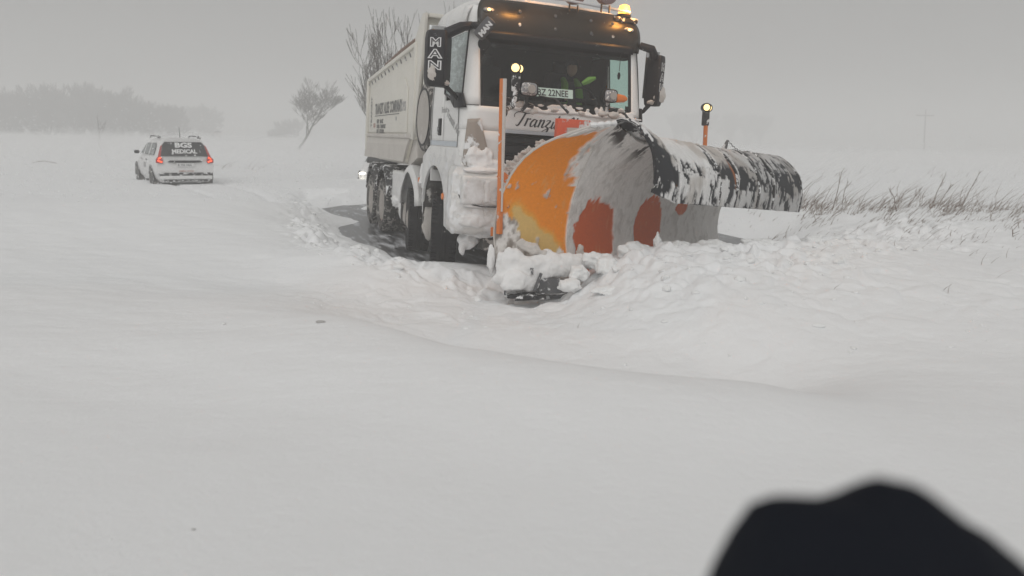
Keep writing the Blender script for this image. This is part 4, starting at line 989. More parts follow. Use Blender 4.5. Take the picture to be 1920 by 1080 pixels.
base = base * (1 - yel[..., None]) + YEL * yel[..., None]
base = base * (1 - .6 * yel2[..., None]) + np.array([.75, .42, .06]) * .6 * yel2[..., None]
grim = sstep(.0, .45, n2 + .4 * n1 - .1 + .35 * (k > .35) * wing * (Z < .95) * (Z > .3))
gk = .50 * grim * np.where(wing, 1, .55); scol = np.where((wing & (Z < .55))[..., None], SNW, SN) * (1 - gk[..., None]) + BRN * gk[..., None]
soil = wing * sstep(.42, .62, k + .1 * n1) * sstep(1.42, 1.25, Z) * sstep(.50, .65, Z) * sstep(-.25, .25, n2 + .5 * n1)
scol = scol * (1 - .75 * soil[..., None]) + np.array([.20, .165, .14]) * .75 * soil[..., None]
cols = base * (1 - SNOWM[..., None]) + scol * SNOWM[..., None]
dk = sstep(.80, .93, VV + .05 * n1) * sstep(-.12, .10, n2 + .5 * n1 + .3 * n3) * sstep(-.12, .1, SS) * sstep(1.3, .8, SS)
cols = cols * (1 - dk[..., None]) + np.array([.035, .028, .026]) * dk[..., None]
# outward (front side) displacement where snow sticks
nr_ = np.cross(np.gradient(G, axis=0), np.gradient(G, axis=1)); nr_ /= np.linalg.norm(nr_, axis=2)[..., None] + 1e-9
sgn = np.sign((nr_[100, 40] @ nd)); nr_ *= sgn
G2 = G + nr_ * (SNOWM * (.014 + .016 * n1 + .008 * n2) + SNOWM * (Z < .5) * wing * .05 * (1 + n1))[..., None]
mb = MB(); mb.grid(G2.tolist())
mo = PW(mb, 'mouldboard', mat_vcol('mouldboard_paint', .55, .35, 35), smooth=True, solid=.03, offset=0)
set_col(mo, cols.reshape(-1, 3))
# rim edge bar with ice on it
mb = MB(); mb.tube([Vector(p) for p in rim[::6]] + [Vector(rim[-1])], .016, 6); PW(mb, 'rim_edge', 'snowdirty', smooth=True)
mb = MB(); cc = crs[18:114:4] + nr_[60, 18:114:4] * .02; mb.tube([Vector(p) for p in cc], .011, 6); PW(mb, 'fold_seam', 'snowdirty', smooth=True)
mb = MB(); pts = [Vector(sec(s)[-1]) + Vector((0, 0, .015)) for s in np.linspace(-.9, 0, 12)]; mb.tube(pts, [.02 + .02 * math.sin(k_) ** 2 for k_ in range(12)], 6); PW(mb, 'top_edge_ice', 'snowcake', smooth=True)
# rubber deflector over the top: arc from the top edge forward and down
ARC = [(1.02, 8.90, 2.10), (1.10, 8.83, 2.17), (1.20, 8.73, 2.19), (1.31, 8.64, 2.13), (1.40, 8.55, 2.02), (1.47, 8.49, 1.88), (1.50, 8.46, 1.72), (1.51, 8.45, 1.56), (1.49, 8.46, 1.42)]
arc = spl(ARC, 72)
LD = 4.08; sd = np.linspace(0, LD, 330); SD = np.repeat(sd[:, None], 72, 1); VD = np.repeat(np.linspace(0, 1, 72)[None], 330, 0)
GD = np.array([arc + axd * s + np.array([0, 0, -.088 * s]) for s in sd])
GD[..., 2] -= rolldrop(SD) * (1 - sstep(.45, .95, VD))
corner = np.clip(1 - SD / .45, 0, 1)                      # the lip hangs lower once past the first half metre
GD[..., 2] -= (1 - corner) * np.clip((VD - .8) / .2, 0, 1) * .10 ; GD[..., 2] += .0
endc = sstep(LD - .25, LD, SD); 
sag = .02 * np.sin(SD * 2.1) + .012 * np.sin(SD * 5.3); GD += nd * (sag * VD)[..., None]
m1 = fbm(SD * 3, VD * 3.2, 2.0, 6, .65); m2 = fbm(SD * 10, VD * 5, 6.0, 5, .65); m3 = fbm(SD * 26, VD * 4, 3.0, 4, .6)
cover = .10 + m1 * .75 + m2 * .35 + np.where(VD < .55, .22 - .05 * SD, -.25) + np.where(VD > .85, .30, 0) + .45 * np.exp(-((SD - .9) / .5) ** 2) * (VD < .75) - .34 * np.exp(-((SD - .16) / .22) ** 2) * (VD > .3)
cover += .45 * m3 * (VD > .45)
for s_, v_ in ((.95, .82), (1.62, .84), (2.72, .86)): cover += 1.0 * np.exp(-(((SD - s_) / .16) ** 4 + ((VD - v_) / .07) ** 4))
SND = sstep(.06, .16, cover)
fine_ = sstep(.10, .35, m2 + m3 * .6 + .12) * .45 * sstep(.6, 2.2, SD)
SND = np.clip(np.maximum(SND * (1 - .35 * sstep(1.2, 3, SD)), fine_ * (VD < .6)), 0, 1)
RUB = np.array([.012, .014, .019])
dirt_ = sstep(.05, .5, fbm(SD * 2, VD * 2, 12, 3) + .7 * np.exp(-((SD - .75) / .12) ** 2) + .6 * np.exp(-((SD - 1.75) / .25) ** 2) * (VD < .6))
sc_ = np.array([.74, .74, .74]) * (1 - .5 * dirt_[..., None]) + np.array([.30, .25, .20]) * .5 * dirt_[..., None]
rust = np.exp(-((SD - 1.98 - .03 * np.sin(VD * 9)) / .03) ** 2) * sstep(.25, .4, VD) * sstep(.92, .8, VD)
rub = RUB * (1 + .8 * np.clip(n_ := m2, 0, 1))[..., None]
rub = rub * (1 - rust[..., None]) + np.array([.42, .15, .05]) * rust[..., None]
cd = rub * (1 - SND[..., None]) + sc_ * SND[..., None]
nD = np.cross(np.gradient(GD, axis=0), np.gradient(GD, axis=1)); nD /= np.linalg.norm(nD, axis=2)[..., None]
if nD[100, 50] @ nd < 0: nD = -nD
GDd = GD + nD * (SND * (.020 + .016 * m2))[..., None]
mb = MB(); mb.grid(GDd.tolist()); df = PW(mb, 'rubber_deflector', mat_vcol('deflector_rubber', .6, .4, 45), smooth=True, solid=.012, offset=0)
set_col(df, cd.reshape(-1, 3))
def dpt(s, v, lift):
    i = min(int(s / LD * 329), 329); j = min(int(v * 71), 71); return GD[i, j] + nD[i, j] * lift
for s_ in (.02, 1.50, 2.02, 2.62, 3.10, 4.04):
    mb = MB(); wd = .035 if s_ in (.02, 4.04) else .022
    P = [[dpt(s_ + d if s_ < 4 else s_ - abs(d), v, l) for d, l in ((-wd, .012), (-wd, .030), (wd, .030), (wd, .012))] for v in np.linspace(0, 1, 24)]
    if s_ == .02: P = [[dpt(max(0, s_ + d), v, l) for d, l in ((-.02, .006), (-.02, .026), (.05, .026), (.05, .006))] for v in np.linspace(0, 1, 24)]
    mb.grid(P); rb = PW(mb, 'deflector_band', 'black_snowy' if s_ not in (.02,) else 'mirror_black', parent=df, smooth=True)
for k_ in range(9):
    mb = MB(); mb.lathe([(.014, 0), (.014, .012), (.006, .016)], dpt(.03, .08 + k_ * .105, .026), tuple(nD[2, 8 + k_ * 7]), 8); PW(mb, 'deflector_bolt', 'steel', parent=df, smooth=True)
# cutting edge and shoe
mb = MB(); e0 = Vector(rim[0]); e1 = Vector(crs[0]); e2 = Vector(sec(LMB)[0])
P = [[p + Vector((0, 0, .14)), p + ND * .03 + Vector((0, 0, .06)), p + ND * .05 + Vector((0, 0, -.01)), p + ND * .04 + Vector((0, 0, -.02))] for p in (e0, e0.lerp(e1, .5), e1, e1.lerp(e2, .33), e1.lerp(e2, .66), e2)]
for row in P:
    for i_, p in enumerate(row): row[i_] = p + Vector((.02, -.035, 0))
mb.grid(P); PW(mb, 'cutting_edge', 'steel', solid=.02)
mb = MB(); a = Vector(at(948, 556, 8.70)); b_ = Vector(at(1016, 550, 8.72)); mb.box(a.lerp(b_, .5) + Vector((0, .12, .0)), (.46, .28, .045)); PW(mb, 'skid_shoe', 'black_snowy', bevel=.012)
mb = MB(); a = Vector(at(943, 535, 8.75)); mb.box(a, (.03, .05, .18)); b_ = Vector(at(992, 505, 8.75)); mb.box(b_ , (.04, .05, .07)); mb.box(Vector(at(1003, 525, 8.76)), (.035, .04, .22), Matrix.Rotation(.35, 3, 'Y')); PW(mb, 'shoe_bracket', 'steel')
mb = MB(); mb.prism([(0, 0), (.30, .02), (.28, .20), (-.02, .20)], 1, 0, .03); mm_ = Vector(at(1000, 548, 8.86)); mb.v = [tuple(Vector(v) + mm_) for v in mb.v]; PW(mb, 'steel_side_plate', 'steel')
# thick snow stuck to the lower left end
fused('caked_snow', 'snowcake', [(at(px, py, D), (rx, ry, rz_), 120 + k_, ro) for k_, (px, py, D, rx, ry, rz_, ro) in enumerate(((950, 490, 8.86, .11, .06, .20, .15), (962, 522, 8.76, .16, .07, .13, .2), (945, 532, 8.74, .08, .07, .07, .25), (980, 500, 8.86, .16, .06, .15, .2), (1020, 488, 8.95, .20, .05, .11, .2), (1050, 490, 9.0, .18, .05, .12, .2), (1080, 488, 9.04, .10, .05, .12, .25), (925, 520, 8.88, .05, .05, .06, .3), (1000, 490, 8.92, .16, .06, .11, .2), (934, 492, 8.92, .06, .06, .16, .2), (935, 515, 8.86, .07, .06, .12, .2), (965, 484, 8.92, .10, .05, .12, .2), (985, 525, 8.82, .14, .06, .12, .2), (1005, 508, 8.90, .16, .05, .10, .2), (1040, 505, 8.97, .18, .05, .09, .2), (1075, 505, 9.02, .13, .05, .11, .2), (1020, 475, 8.98, .12, .04, .08, .2), (1100, 490, 9.1, .08, .05, .10, .2), (1060, 480, 9.02, .10, .04, .08, .25), (956, 494, 8.88, .15, .06, .22, .1), (1020, 498, 8.93, .24, .05, .13, .1), (1065, 495, 9.0, .18, .05, .13, .1)))], plow, POFF, .016, 22, .035, 2.4)
blobs('caked_snow', 'snowcake', [(at(917, 482, 9.02), (.05, .05, .17), 3, .25)], plow, POFF)
fused('dirty_caked_snow', 'snowdirty', [(at(px, py, D), (rx, ry, rz_), 150 + k_, .4) for k_, (px, py, D, rx, ry, rz_) in enumerate(((975, 455, 8.94, .07, .02, .06), (995, 466, 8.92, .08, .03, .06), (1012, 474, 8.95, .06, .03, .05), (1082, 470, 9.16, .05, .03, .10), (1090, 482, 9.16, .07, .03, .07), (985, 460, 8.95, .12, .02, .06)))], plow, POFF, .010, 8, .035)
# rear frame: push frame, red bracket, lift arms
mb = MB(); p = Vector(at(1068, 262, 9.75)); mb.box(p, (.48, .10, .50), Matrix.Rotation(TA, 3, 'Z') @ Matrix.Rotation(TR, 3, 'Y')); PW(mb, 'lift_bracket', 'red_frame', bevel=.012)
mb = MB(); p = Vector(at(1078, 252, 9.66)); mb.box(p, (.30, .02, .16), Matrix.Rotation(TA, 3, 'Z')); PW(mb, 'bracket_recess', 'snowdirty')
mb = MB(); a = Vector(at(960, 325, 9.6)); mb.tube([a, a + Vector((.9, .5, -.25))], .06, 8); a = Vector(at(925, 432, 9.5)); mb.box(a, (.12, .12, .10)); mb.box(Vector(at(940, 330, 9.45)), (.14, .1, .10), Matrix.Rotation(.6, 3, 'Y')); PW(mb, 'push_frame', 'orange')
mb = MB(); mb.box2((.0, 9.62, .35), (.75, 9.85, .6)); mb.box2((.25, 9.62, .6), (.4, 9.82, 1.85)); mb.box2((.95, 10.25, .4), (1.10, 10.4, 1.8)); PW(mb, 'mounting_frame', 'chassis', bevel=.01)
for k_ in range(5):
    s_ = .3 + k_ * .8; q = sec(s_); mb = MB(); P = [[Vector(p) - ND * d for d in (.02, .10)] for p in q[::10]]; mb.grid(P); PW(mb, 'backing_rib', 'red_frame', solid=.015)
# snow and ice tangled between plough and grille
for k_, (px, py, D, rx) in enumerate(((958, 315, 9.5, .10), (975, 300, 9.5, .10), (990, 285, 9.45, .08), (950, 335, 9.45, .07), (1010, 272, 9.4, .07), (965, 330, 9.4, .07))):
    mb = MB(); blob(mb, at(px, py, D), (rx, .06, rx * .8), 170 + k_, .55, 4, 2.0); PW(mb, 'dirty_caked_snow', 'snowdirty', smooth=True)
# marker poles with twin lamps
a = Vector(at(938.5, 149, 8.98)); b_ = Vector(at(932, 436, 8.98))
mb = MB(); d = (b_ - a); mb.tube([a, b_], .037, 4, caps=True); po = PW(mb, 'marker_pole', 'orange')
mb = MB(); mb.tube([a + Vector((.022, -.022, 0)), a.lerp(b_, .45) + Vector((.022, -.022, 0)), a.lerp(b_, .85) + Vector((.022, -.020, 0))], [.026, .022, .012], 6); PW(mb, 'ice_on_pole', 'snowdirty', parent=po, smooth=True)
def twin_lamp(px, py, D, poleto):
    c2 = Vector(at(px, py, D)); mb = MB(); mb.lathe([(.03, .10), (.068, .08), (.070, -.03), (.062, -.035)], c2, (.0, 1, 0), 20); mb.lathe([(.03, .10), (.066, .08), (.068, -.03), (.060, -.035)], c2 + Vector((.045, .07, -.005)), (0, 1, 0), 20)
    o = PW(mb, 'marker_lamp', 'black', smooth=True)
    for dd in (Vector((0, -.036, 0)), Vector((.045, .034, -.005))):
        g = MB(); g.lathe([(.050, 0), (.045, .012), (.02, .02)], c2 + dd, (0, -1, 0), 20); PW(g, 'lens', 'lamp_warm', parent=o, smooth=True)
    g = MB(); g.box(c2 + Vector((.01, .03, -.16)), (.11, .08, .24)); PW(g, 'lamp_housing', 'black_snowy', parent=o, bevel=.02)
    q = Vector(at(*poleto)); g = MB(); g.tube([c2 + Vector((.02, .03, -.24)), q], .035, 6); PW(g, 'lamp_pole', 'orange' if px > 1200 else 'black_snowy', parent=o)
twin_lamp(962, 129, 9.7, (957, 200, 9.7)); twin_lamp(1317, 202, 12.2, (1314, 285, 12.2))
mb = MB(); mb.tube([Vector(at(957, 200, 9.7)), Vector(at(945, 205, 9.3)), Vector(at(942, 215, 9.05))], .03, 6); PW(mb, 'lamp_cross_arm', 'black_snowy')
# chain and post behind the deflector
a = Vector(at(1346, 281, 12.1)); t_ = Vector(at(1357, 263, 12.1)); mb = MB(); mb.tube([a, t_], .022, 6); mb.tube([Vector(at(1353, 282, 12.1)), t_], .018, 6); PW(mb, 'chain_post', 'steel')
mb = MB(); e_ = Vector(at(1398, 286, 12.0)); n_l = 15
for k_ in range(n_l):
    u = k_ / n_l; p = t_.lerp(e_, u) - Vector((0, 0, .06 * math.sin(u * PI))); q = t_.lerp(e_, u + .9 / n_l) - Vector((0, 0, .06 * math.sin((u + .9 / n_l) * PI))); mb.tube([p, p.lerp(q, .5) + Vector((0, 0, .010 * (-1) ** k_)), q], .007, 4)
PW(mb, 'chain', 'steel')

# ------------------------------------------------------------------ cars
def make_car(lit_rear=True, lit_front=False, decals=True):
    root = empty('car'); 
    def Q(mb, name, mat, parent=None, **k): return sbuild(mb, name, mat, parent or root, **k)
    prof = [(0, .24), (.72, .25), (.84, .38), (.885, .60), (.885, .80), (.86, .96), (.80, 1.03), (.74, 1.20), (.655, 1.46), (.60, 1.545), (.45, 1.60), (0, 1.63)]
    def yr(z): return (.05 if z < .45 else 0.0) + (0 if z < .95 else (z - .95) * .32) + (.10 if z > 1.55 else 0)
    def yf(z): return 4.38 if z < .62 else (4.38 - (z - .62) / .38 * 1.05 if z < 1.0 else 3.33 - (z - 1.0) * 1.75)
    P = []
    for s_, pr in ((1, prof), (-1, prof[::-1])):
        for x, z in pr:
            if s_ == -1 and x == 0: continue
            a = yr(z); b2 = yf(z); row = []
            for k in range(15):
                u = k / 14; y = a + (b2 - a) * u; tp = 1 - .10 * max(0, (u - .75) / .25) ** 2 - .05 * max(0, (.12 - u) / .12) ** 2; row.append((s_ * x * tp, y, z))
            P.append(row)
    mb = MB(); mb.grid(P)
    n0 = len(P[0]); m0 = len(P)
    mb.f.append(tuple(i * n0 for i in range(m0))); mb.f.append(tuple(i * n0 + n0 - 1 for i in range(m0 - 1, -1, -1)))
    for i in range(n0 - 1): mb.f.append((i, i + 1, (m0 - 1) * n0 + i + 1, (m0 - 1) * n0 + i))
    body = Q(mb, 'body', M_car, bevel=.0, smooth=True)
    # rear window
    def rq(pts, off=.012, name='x', mat='black', par=None):
        mb = MB(); v = [(x, yr(z) - off, z) for x, z in pts]; v2 = [(x, yr(z) + .02, z) for x, z in pts]; n_ = len(pts)
        mb.add(v + v2, [tuple(range(n_)), tuple(range(2 * n_ - 1, n_ - 1, -1))] + [(i, (i + 1) % n_, (i + 1) % n_ + n_, i + n_) for i in range(n_)]); return Q(mb, name, mat, par)
    rw = rq([(-.70, 1.06), (.70, 1.06), (.62, 1.40), (.54, 1.50), (-.54, 1.50), (-.62, 1.40)], .012, 'rear_window', mat_paint('car_rear_glass', (.03, .03, .032), .25, .12, 8, dirt=.1))
    for s in (-1, 1):
        q = rq([(s * .80, 1.0), (s * .70, 1.04), (s * .63, 1.40), (s * .665, 1.38)], .014, 'tail_light_upper', 'tail_dark')
        q = rq([(s * .855, .86), (s * .66, .84), (s * .64, .93), (s * .70, 1.05), (s * .80, 1.03), (s * .85, .97)], .016, 'tail_light', 'tail_dark')
        for zz in (.905, 1.0):
            g = MB(); g.box((s * .74, yr(zz) - .024, zz), (.14 if zz < .95 else .10, .012, .035), Matrix.Rotation(-s * .35 if zz < .95 else s * .5, 3, 'Y')); Q(g, 'tail_bulb', 'tail' if lit_rear else 'tail_dark', q, bevel=.006)
        # side glass, doors
        g = MB(); g.add([(s * .792, .62, 1.08), (s * .792, 3.05, 1.08), (s * .665, 2.42, 1.43), (s * .655, .80, 1.46), (s * .700, .62, 1.35)], [(0, 1, 2, 3, 4)]); g.v = [(v[0] + s * .012, v[1], v[2]) for v in g.v]; sg = Q(g, 'side_window', mat_paint('car_side_glass', (.09, .11, .11), .2, .2, 5, dirt=.1), solid=.01)
        for yy in (1.42, 2.30):
            g = MB(); g.tube([(s * .815, yy, 1.07), (s * .675, yy, 1.45)], .022, 6); Q(g, 'window_pillar', M_car, sg)
        if not lit_front: g = MB(); g.box((s * .95, 2.95, 1.12), (.16, .09, .11)); Q(g, 'door_mirror', 'black', bevel=.04, seg=3)
        for yy in (1.55, 2.42):
            g = MB(); g.box((s * .89, yy, .92), (.03, .14, .03)); Q(g, 'door_handle', 'black', bevel=.008)
        g = MB(); g.tube([(s * .60, .55, 1.60), (s * .60, .75, 1.67), (s * .60, 2.1, 1.67), (s * .60, 2.3, 1.60)], .022, 6); g.box((s * .60, .68, 1.63), (.06, .22, .06)); Q(g, 'roof_rail', 'black_snowy')
        for yy in (.78, 3.62):
            mb = MB(); mb.lathe([(.18, -.10), (.31, -.10), (.325, -.06), (.325, .06), (.31, .10), (.18, .10)], (s * .80, yy, .325), (1, 0, 0), 28, close=True); wh = Q(mb, 'wheel', 'tyre_grey', smooth=True)
            mb = MB(); mb.lathe([(.19, .07 * s), (.17, .02 * s), (.05, .05 * s), (.01, .06 * s)], (s * .80, yy, .325), (1, 0, 0), 20); Q(mb, 'rim', 'rim', wh, smooth=True)
            mb = MB(); P2 = [[(x_, yy + r_ * math.cos(a), .36 + r_ * math.sin(a)) for x_, r_ in ((s * .893, .33), (s * .90, .42))] for a in [PI * (-.05 + 1.1 * k / 14) for k in range(15)]]; mb.grid(P2); Q(mb, 'wheel_arch_trim', 'black_snowy', solid=.01)
            mb = MB(); mb.lathe([(.36, 0), (.36, .02)], (s * .875, yy, .36), (s, 0, 0), 24); Q(mb, 'wheel_well', 'black')
        g = MB(); blob(g, (s * .66, 4.30, .70), (.13, .08, .05), 2, .05, 3); hl_ = Q(g, 'headlight', 'headlit' if lit_front else 'lamp_glass', bevel=.02)
    rq([(-.52, .88), (-.44, .93), (.44, .93), (.52, .88), (.30, .86), (-.30, .86)], .010, 'tailgate_recess', 'black')
    pl2 = rq([(-.26, .74), (.26, .74), (.26, .85), (-.26, .85)], .022, 'number_plate', 'letter_white')
    mb = MB(); mb.box((0, -.01, .50), (1.62, .10, .10)); mb.box((0, -.015, .30), (1.3, .06, .05)); Q(mb, 'bumper_insert', 'black_snowy', bevel=.02)
    mb = MB(); mb.box((0, -.03, .405), (1.56, .12, .11)); Q(mb, 'rear_bumper', M_car, bevel=.03)
    mb = MB(); mb.tube([(0, .55, 1.60), (0, .62, 1.95)], [.012, .006], 5); Q(mb, 'antenna', 'black')
    mb = MB(); mb.prism([(-.42, .60), (.42, .60), (.40, .74), (-.40, .74)], 1, 4.37, 4.40); Q(mb, 'front_grille', 'black')
    mb = MB(); mb.add([(-.70, 3.22, 1.04), (.70, 3.22, 1.04), (.60, 2.62, 1.40), (-.60, 2.62, 1.40)], [(0, 1, 2, 3)]); mb.v = [(v[0], v[1] + .03, v[2] + .02) for v in mb.v]; Q(mb, 'front_window', 'black', solid=.01)
    if decals:
        def rt(s_, x, z, size, mat, off, par, sx=1.0):
            mw = frame((x, yr(z) - .016, z), (1, 0, 0), (0, .32 if z > .95 else 0, 1)); return text('lettering', s_, size, mat, par, mw, offset=off, sx=sx)
        rt('BGS', -.26, 1.335, .215, 'letter_white', .010, rw, 1.35); rt('MEDICAL', -.36, 1.155, .175, 'letter_white', .008, rw, 1.02)
        text('lettering', 'B 102 NLS', .095, 'letter_black', pl2, frame((-.23, -.024, .762), (1, 0, 0), (0, 0, 1)), offset=.001)
        text('lettering', '112', .10, 'letter_red', body, frame((.52, -.003, .895), (1, 0, 0), (0, 0, 1)), offset=.002)
        text('lettering', 'AMBULANTA', .075, 'letter_red', body, frame((-.20, -.003, .575), (1, 0, 0), (0, 0, 1)), offset=.002)
        text('lettering', 'BGS', .22, 'letter_faint', body, frame((-.892, 2.1, .66), (0, -1, 0), (0, 0, 1)), offset=.004)
    return root
M_car = mat_paint('car_white_paint', (.72, .72, .72), .4, .25, 2.5, dirt=.2)
car = make_car(); tag(car, 'white medical estate car with lit red tail lights driving away through drifts', 'car')
car.location = (-10.42, 23.9, .10); car.rotation_euler = (0, 0, math.radians(34.5)); 
car2 = make_car(False, True, False); tag(car2, 'white car mostly hidden behind the dump truck, one headlight showing', 'car')
p = at(678, 325, 28.5); car2.location = (p[0] + .62 + 0, 28.5 + 4.3, .0); car2.rotation_euler = (0, 0, PI)
car2.location = (p[0] + .66 + .02, 28.5 + 4.33, p[2] - .70)
car3 = make_car(False, False, False); tag(car3, 'faint pale vehicle far ahead in the blowing snow beyond the medical car', 'car')
p = gp(408, 252, .3); p = at(408, 249, 175); car3.location = (p[0], 175, .3); car3.rotation_euler = (0, 0, .5)

# ------------------------------------------------------------------ trees
M['bark'] = mat_paint('bark', (.085, .075, .068), .9, .12, 8, dirt=.3)
def make_tree(name, base, H, seed, spread=.5, wind=Vector((0, 0, 0)), levels=5, r0=None, up=.35, nb=(3, 5), trunk_frac=.3, lean=Vector((0, 0, 0)), minr=.006, label=None, group=None, cat='tree', stems=1, wid=1.0):
    R = random.Random(seed); root = empty(name, base, 0, label, cat, group)
    tr, cr = MB(), MB(); r0 = r0 or H * .018
    def branch(p, d, L, r, lv):
        mb = tr if lv == 0 else cr; n = 5 if lv < 2 else 3; pts = [p.copy()]; rs = [r]; q = p.copy(); dd = d.copy()
        for k in range(n):
            dd = (dd + Vector((R.gauss(0, .10), R.gauss(0, .10), R.gauss(0, .06))) + wind * (.10 + .05 * lv) + Vector((0, 0, up * .10))).normalized()
            q = q + dd * (L / n); pts.append(q.copy()); rs.append(max(minr, r * (1 - .5 * (k + 1) / n)))
        mb.tube(pts, rs, 6 if lv < 2 else 3, caps=False)
        if lv >= levels: return
        c_ = R.randint(*nb) + (1 if lv > 0 else 1)
        for k in range(c_):
            u = (.35 if lv else trunk_frac * 2) + (1 - (.35 if lv else trunk_frac * 2)) * (k + R.random() * .8) / c_; u = min(u, .99)
            i = min(int(u * n), n - 1); f = u * n - i; pp = pts[i].lerp(pts[i + 1], f); rr_ = rs[i]
            az = R.random() * 2 * PI; out = Vector((math.cos(az), math.sin(az), 0)) * wid; nd_ = (dd * (.8) + out * spread * R.uniform(.6, 1.3) + Vector((0, 0, up * .5))).normalized()
            branch(pp, nd_, L * R.uniform(.55, .78), max(minr, rr_ * .55), lv + 1)
        branch(q, dd, L * .62, max(minr, rs[-1]), lv + 1)
    for st in range(stems):
        d0 = (Vector((0, 0, 1)) + lean + (Vector((R.gauss(0, .3), R.gauss(0, .3), 0)) if stems > 1 else Vector((0, 0, 0)))).normalized()
        branch(Vector((R.gauss(0, .15) * (stems > 1), 0, -.2)), d0, H * .36, r0, 0)
    # scale to asked height
    mz = max(v[2] for v in cr.v); k = H / mz
    for mb in (tr, cr): mb.v = [(v[0] * k, v[1] * k, v[2] * k) for v in mb.v]
    tr.build('trunk', 'bark', root, smooth=True); cr.build('crown', 'bark', root)
    return root
D_ = 75; p = at(556, 279, D_)
make_tree('bare_tree', (p[0], D_, p[2]), 6.9, 4, 1.0, Vector((.16, 0, .10)), 5, r0=.10, up=.42, nb=(1, 3), trunk_frac=.20, lean=Vector((.75, 0, 0)), minr=.010, label='bare tree bent over by the wind left of the truck')
for k, (px, top, D_, sd_) in enumerate(((752, 20, 30, 3), (800, 6, 31, 8), (733, 60, 31, 12))):
    p = at(px, 290, D_); t2 = at(px, top, D_)
    make_tree('bare_tree', (p[0], D_, .1), t2[2] - .1, sd_, .50, Vector((.05, 0, .15)), 4, r0=.07, up=.8, nb=(1, 2), trunk_frac=.18, minr=.007, stems=4, label=('bare upright tree rising behind the middle of the tipper body', 'tallest bare tree behind the front end of the tipper', 'low bare tree at the rear end of the tipper')[k])
ROW = [(20, 160, 88), (50, 186, 92), (85, 152, 90), (120, 177, 96), (150, 163, 92), (185, 152, 90), (215, 180, 94), (245, 172, 90), (270, 178, 92), (300, 196, 95), (322, 192, 98), (-20, 165, 90), (380, 190, 135), (355, 196, 138), (395, 200, 138), (5, 180, 100), (68, 175, 99), (138, 178, 101), (200, 175, 102), (232, 182, 100), (512, 240, 120), (532, 226, 124), (550, 220, 130)]
protos = [make_tree('woodland_tree', (0, -60 - 5 * k, -20), 8, 50 + k, .55, Vector((.05, 0, .05)), 5, r0=.12, up=.45, nb=(1, 3), trunk_frac=.08, minr=.020, stems=4, group='hazy trees in the distant row', cat='tree', wid=1.1) for k in range(4)]
LB = {0: 'tall hazy bare tree in the distant row at the left edge', 12: 'faint round tree standing apart right of the distant row', 20: 'small dim shrub-like tree left of the bent tree'}
pos = ['outermost left', 'left', 'tall left', 'between the two left peaks', 'left of centre', 'tall central', 'right of the tall central', 'right of centre', 'shoulder', 'low right', 'last low right', 'cut off']
for k, (px, py, D_) in enumerate(ROW):
    D_ *= 1.75
    b2 = at(px, 262, D_); t2 = at(px, py, D_); o = protos[k] if k < 4 else copy_tree(protos[k % 4])
    h = (t2[2] + 2.4) / 8; o.location = (b2[0], D_, -2.4); o.scale = (h * 1.0, h * 1.0, h); o.rotation_euler = (0, 0, k * 1.9)
    if 12 <= k <= 14: o['label'] = ('middle tree', 'left tree', 'right tree')[k - 12] + ' of the faint clump standing right of the distant row'; o['group'] = 'faint clump of trees'
    elif k >= 20: o['label'] = ('leftmost', 'middle', 'rightmost')[k - 20] + ' small dim tree in the haze left of the wind-bent tree'; o['group'] = 'dim small trees by the bent tree'
    else:
        rk = sorted([q[0] for i_, q in enumerate(ROW) if i_ < 12 or 15 <= i_ < 20]).index(px); o['label'] = 'grey hazy bare tree, %s from the left in the distant row' % ('first second third fourth fifth sixth seventh eighth ninth tenth eleventh twelfth thirteenth fourteenth fifteenth sixteenth seventeenth'.split()[rk])
p = gp(182, 292, .25); p = at(182, 290, 70)
make_tree('sapling', (p[0], 70, p[2]), 3.6, 77, .35, Vector((.3, 0, .2)), 2, r0=.022, up=.6, nb=(1, 2), trunk_frac=.4, lean=Vector((.2, 0, 0)), minr=.008, label='thin leafless sapling leaning in the snow left of the medical car')

# ------------------------------------------------------------------ power poles
M['wood'] = mat_paint('pole_wood', (.12, .10, .085), .9, dirt=.3)
def power_pole(px, ytop, ybot, D_, lab):
    b2 = Vector(at(px, ybot, D_)); t2 = Vector(at(px + 3, ytop, D_)); root = empty('power_pole', b2, 0, lab, 'power pole'); h = (t2.z - b2.z)
    mb = MB(); mb.tube([(0, 0, -1), (t2.x - b2.x, 0, h)], [.17, .12], 8); mb.build('pole', 'wood', root, smooth=True)
    mb = MB(); mb.box((t2.x - b2.x, 0, h * .84), (4.4, .22, .24)); mb.build('crossarm', 'wood', root)
    for d in (-2.0, 0, 2.0):
        mb = MB(); mb.lathe([(.05, 0), (.08, .06), (.05, .16), (.02, .2)], (t2.x - b2.x + d, 0, h * .84 + .06), (0, 0, 1), 8); mb.build('insulator', 'wood', root)
power_pole(1733, 206, 272, 190, 'wooden power pole with crossarm standing in the hazy field at the right'); power_pole(1627, 226, 266, 330, 'very faint distant power pole, left of the clearer one')
for k, (px, D_) in enumerate(((1270, 330), (1300, 330), (1370, 340), (1400, 340), (1425, 350))):
    o = copy_tree(protos[k % 4]); b2 = at(px, 262, D_); o.location = (b2[0], D_, .2); o.scale = (2.3, 2.3, 1.8); o.rotation_euler = (0, 0, k); o['label'] = 'barely visible tree above the plough deflector, %s from the left' % ('first', 'second', 'third', 'fourth', 'fifth')[k]; o['group'] = 'barely visible trees on the right horizon'

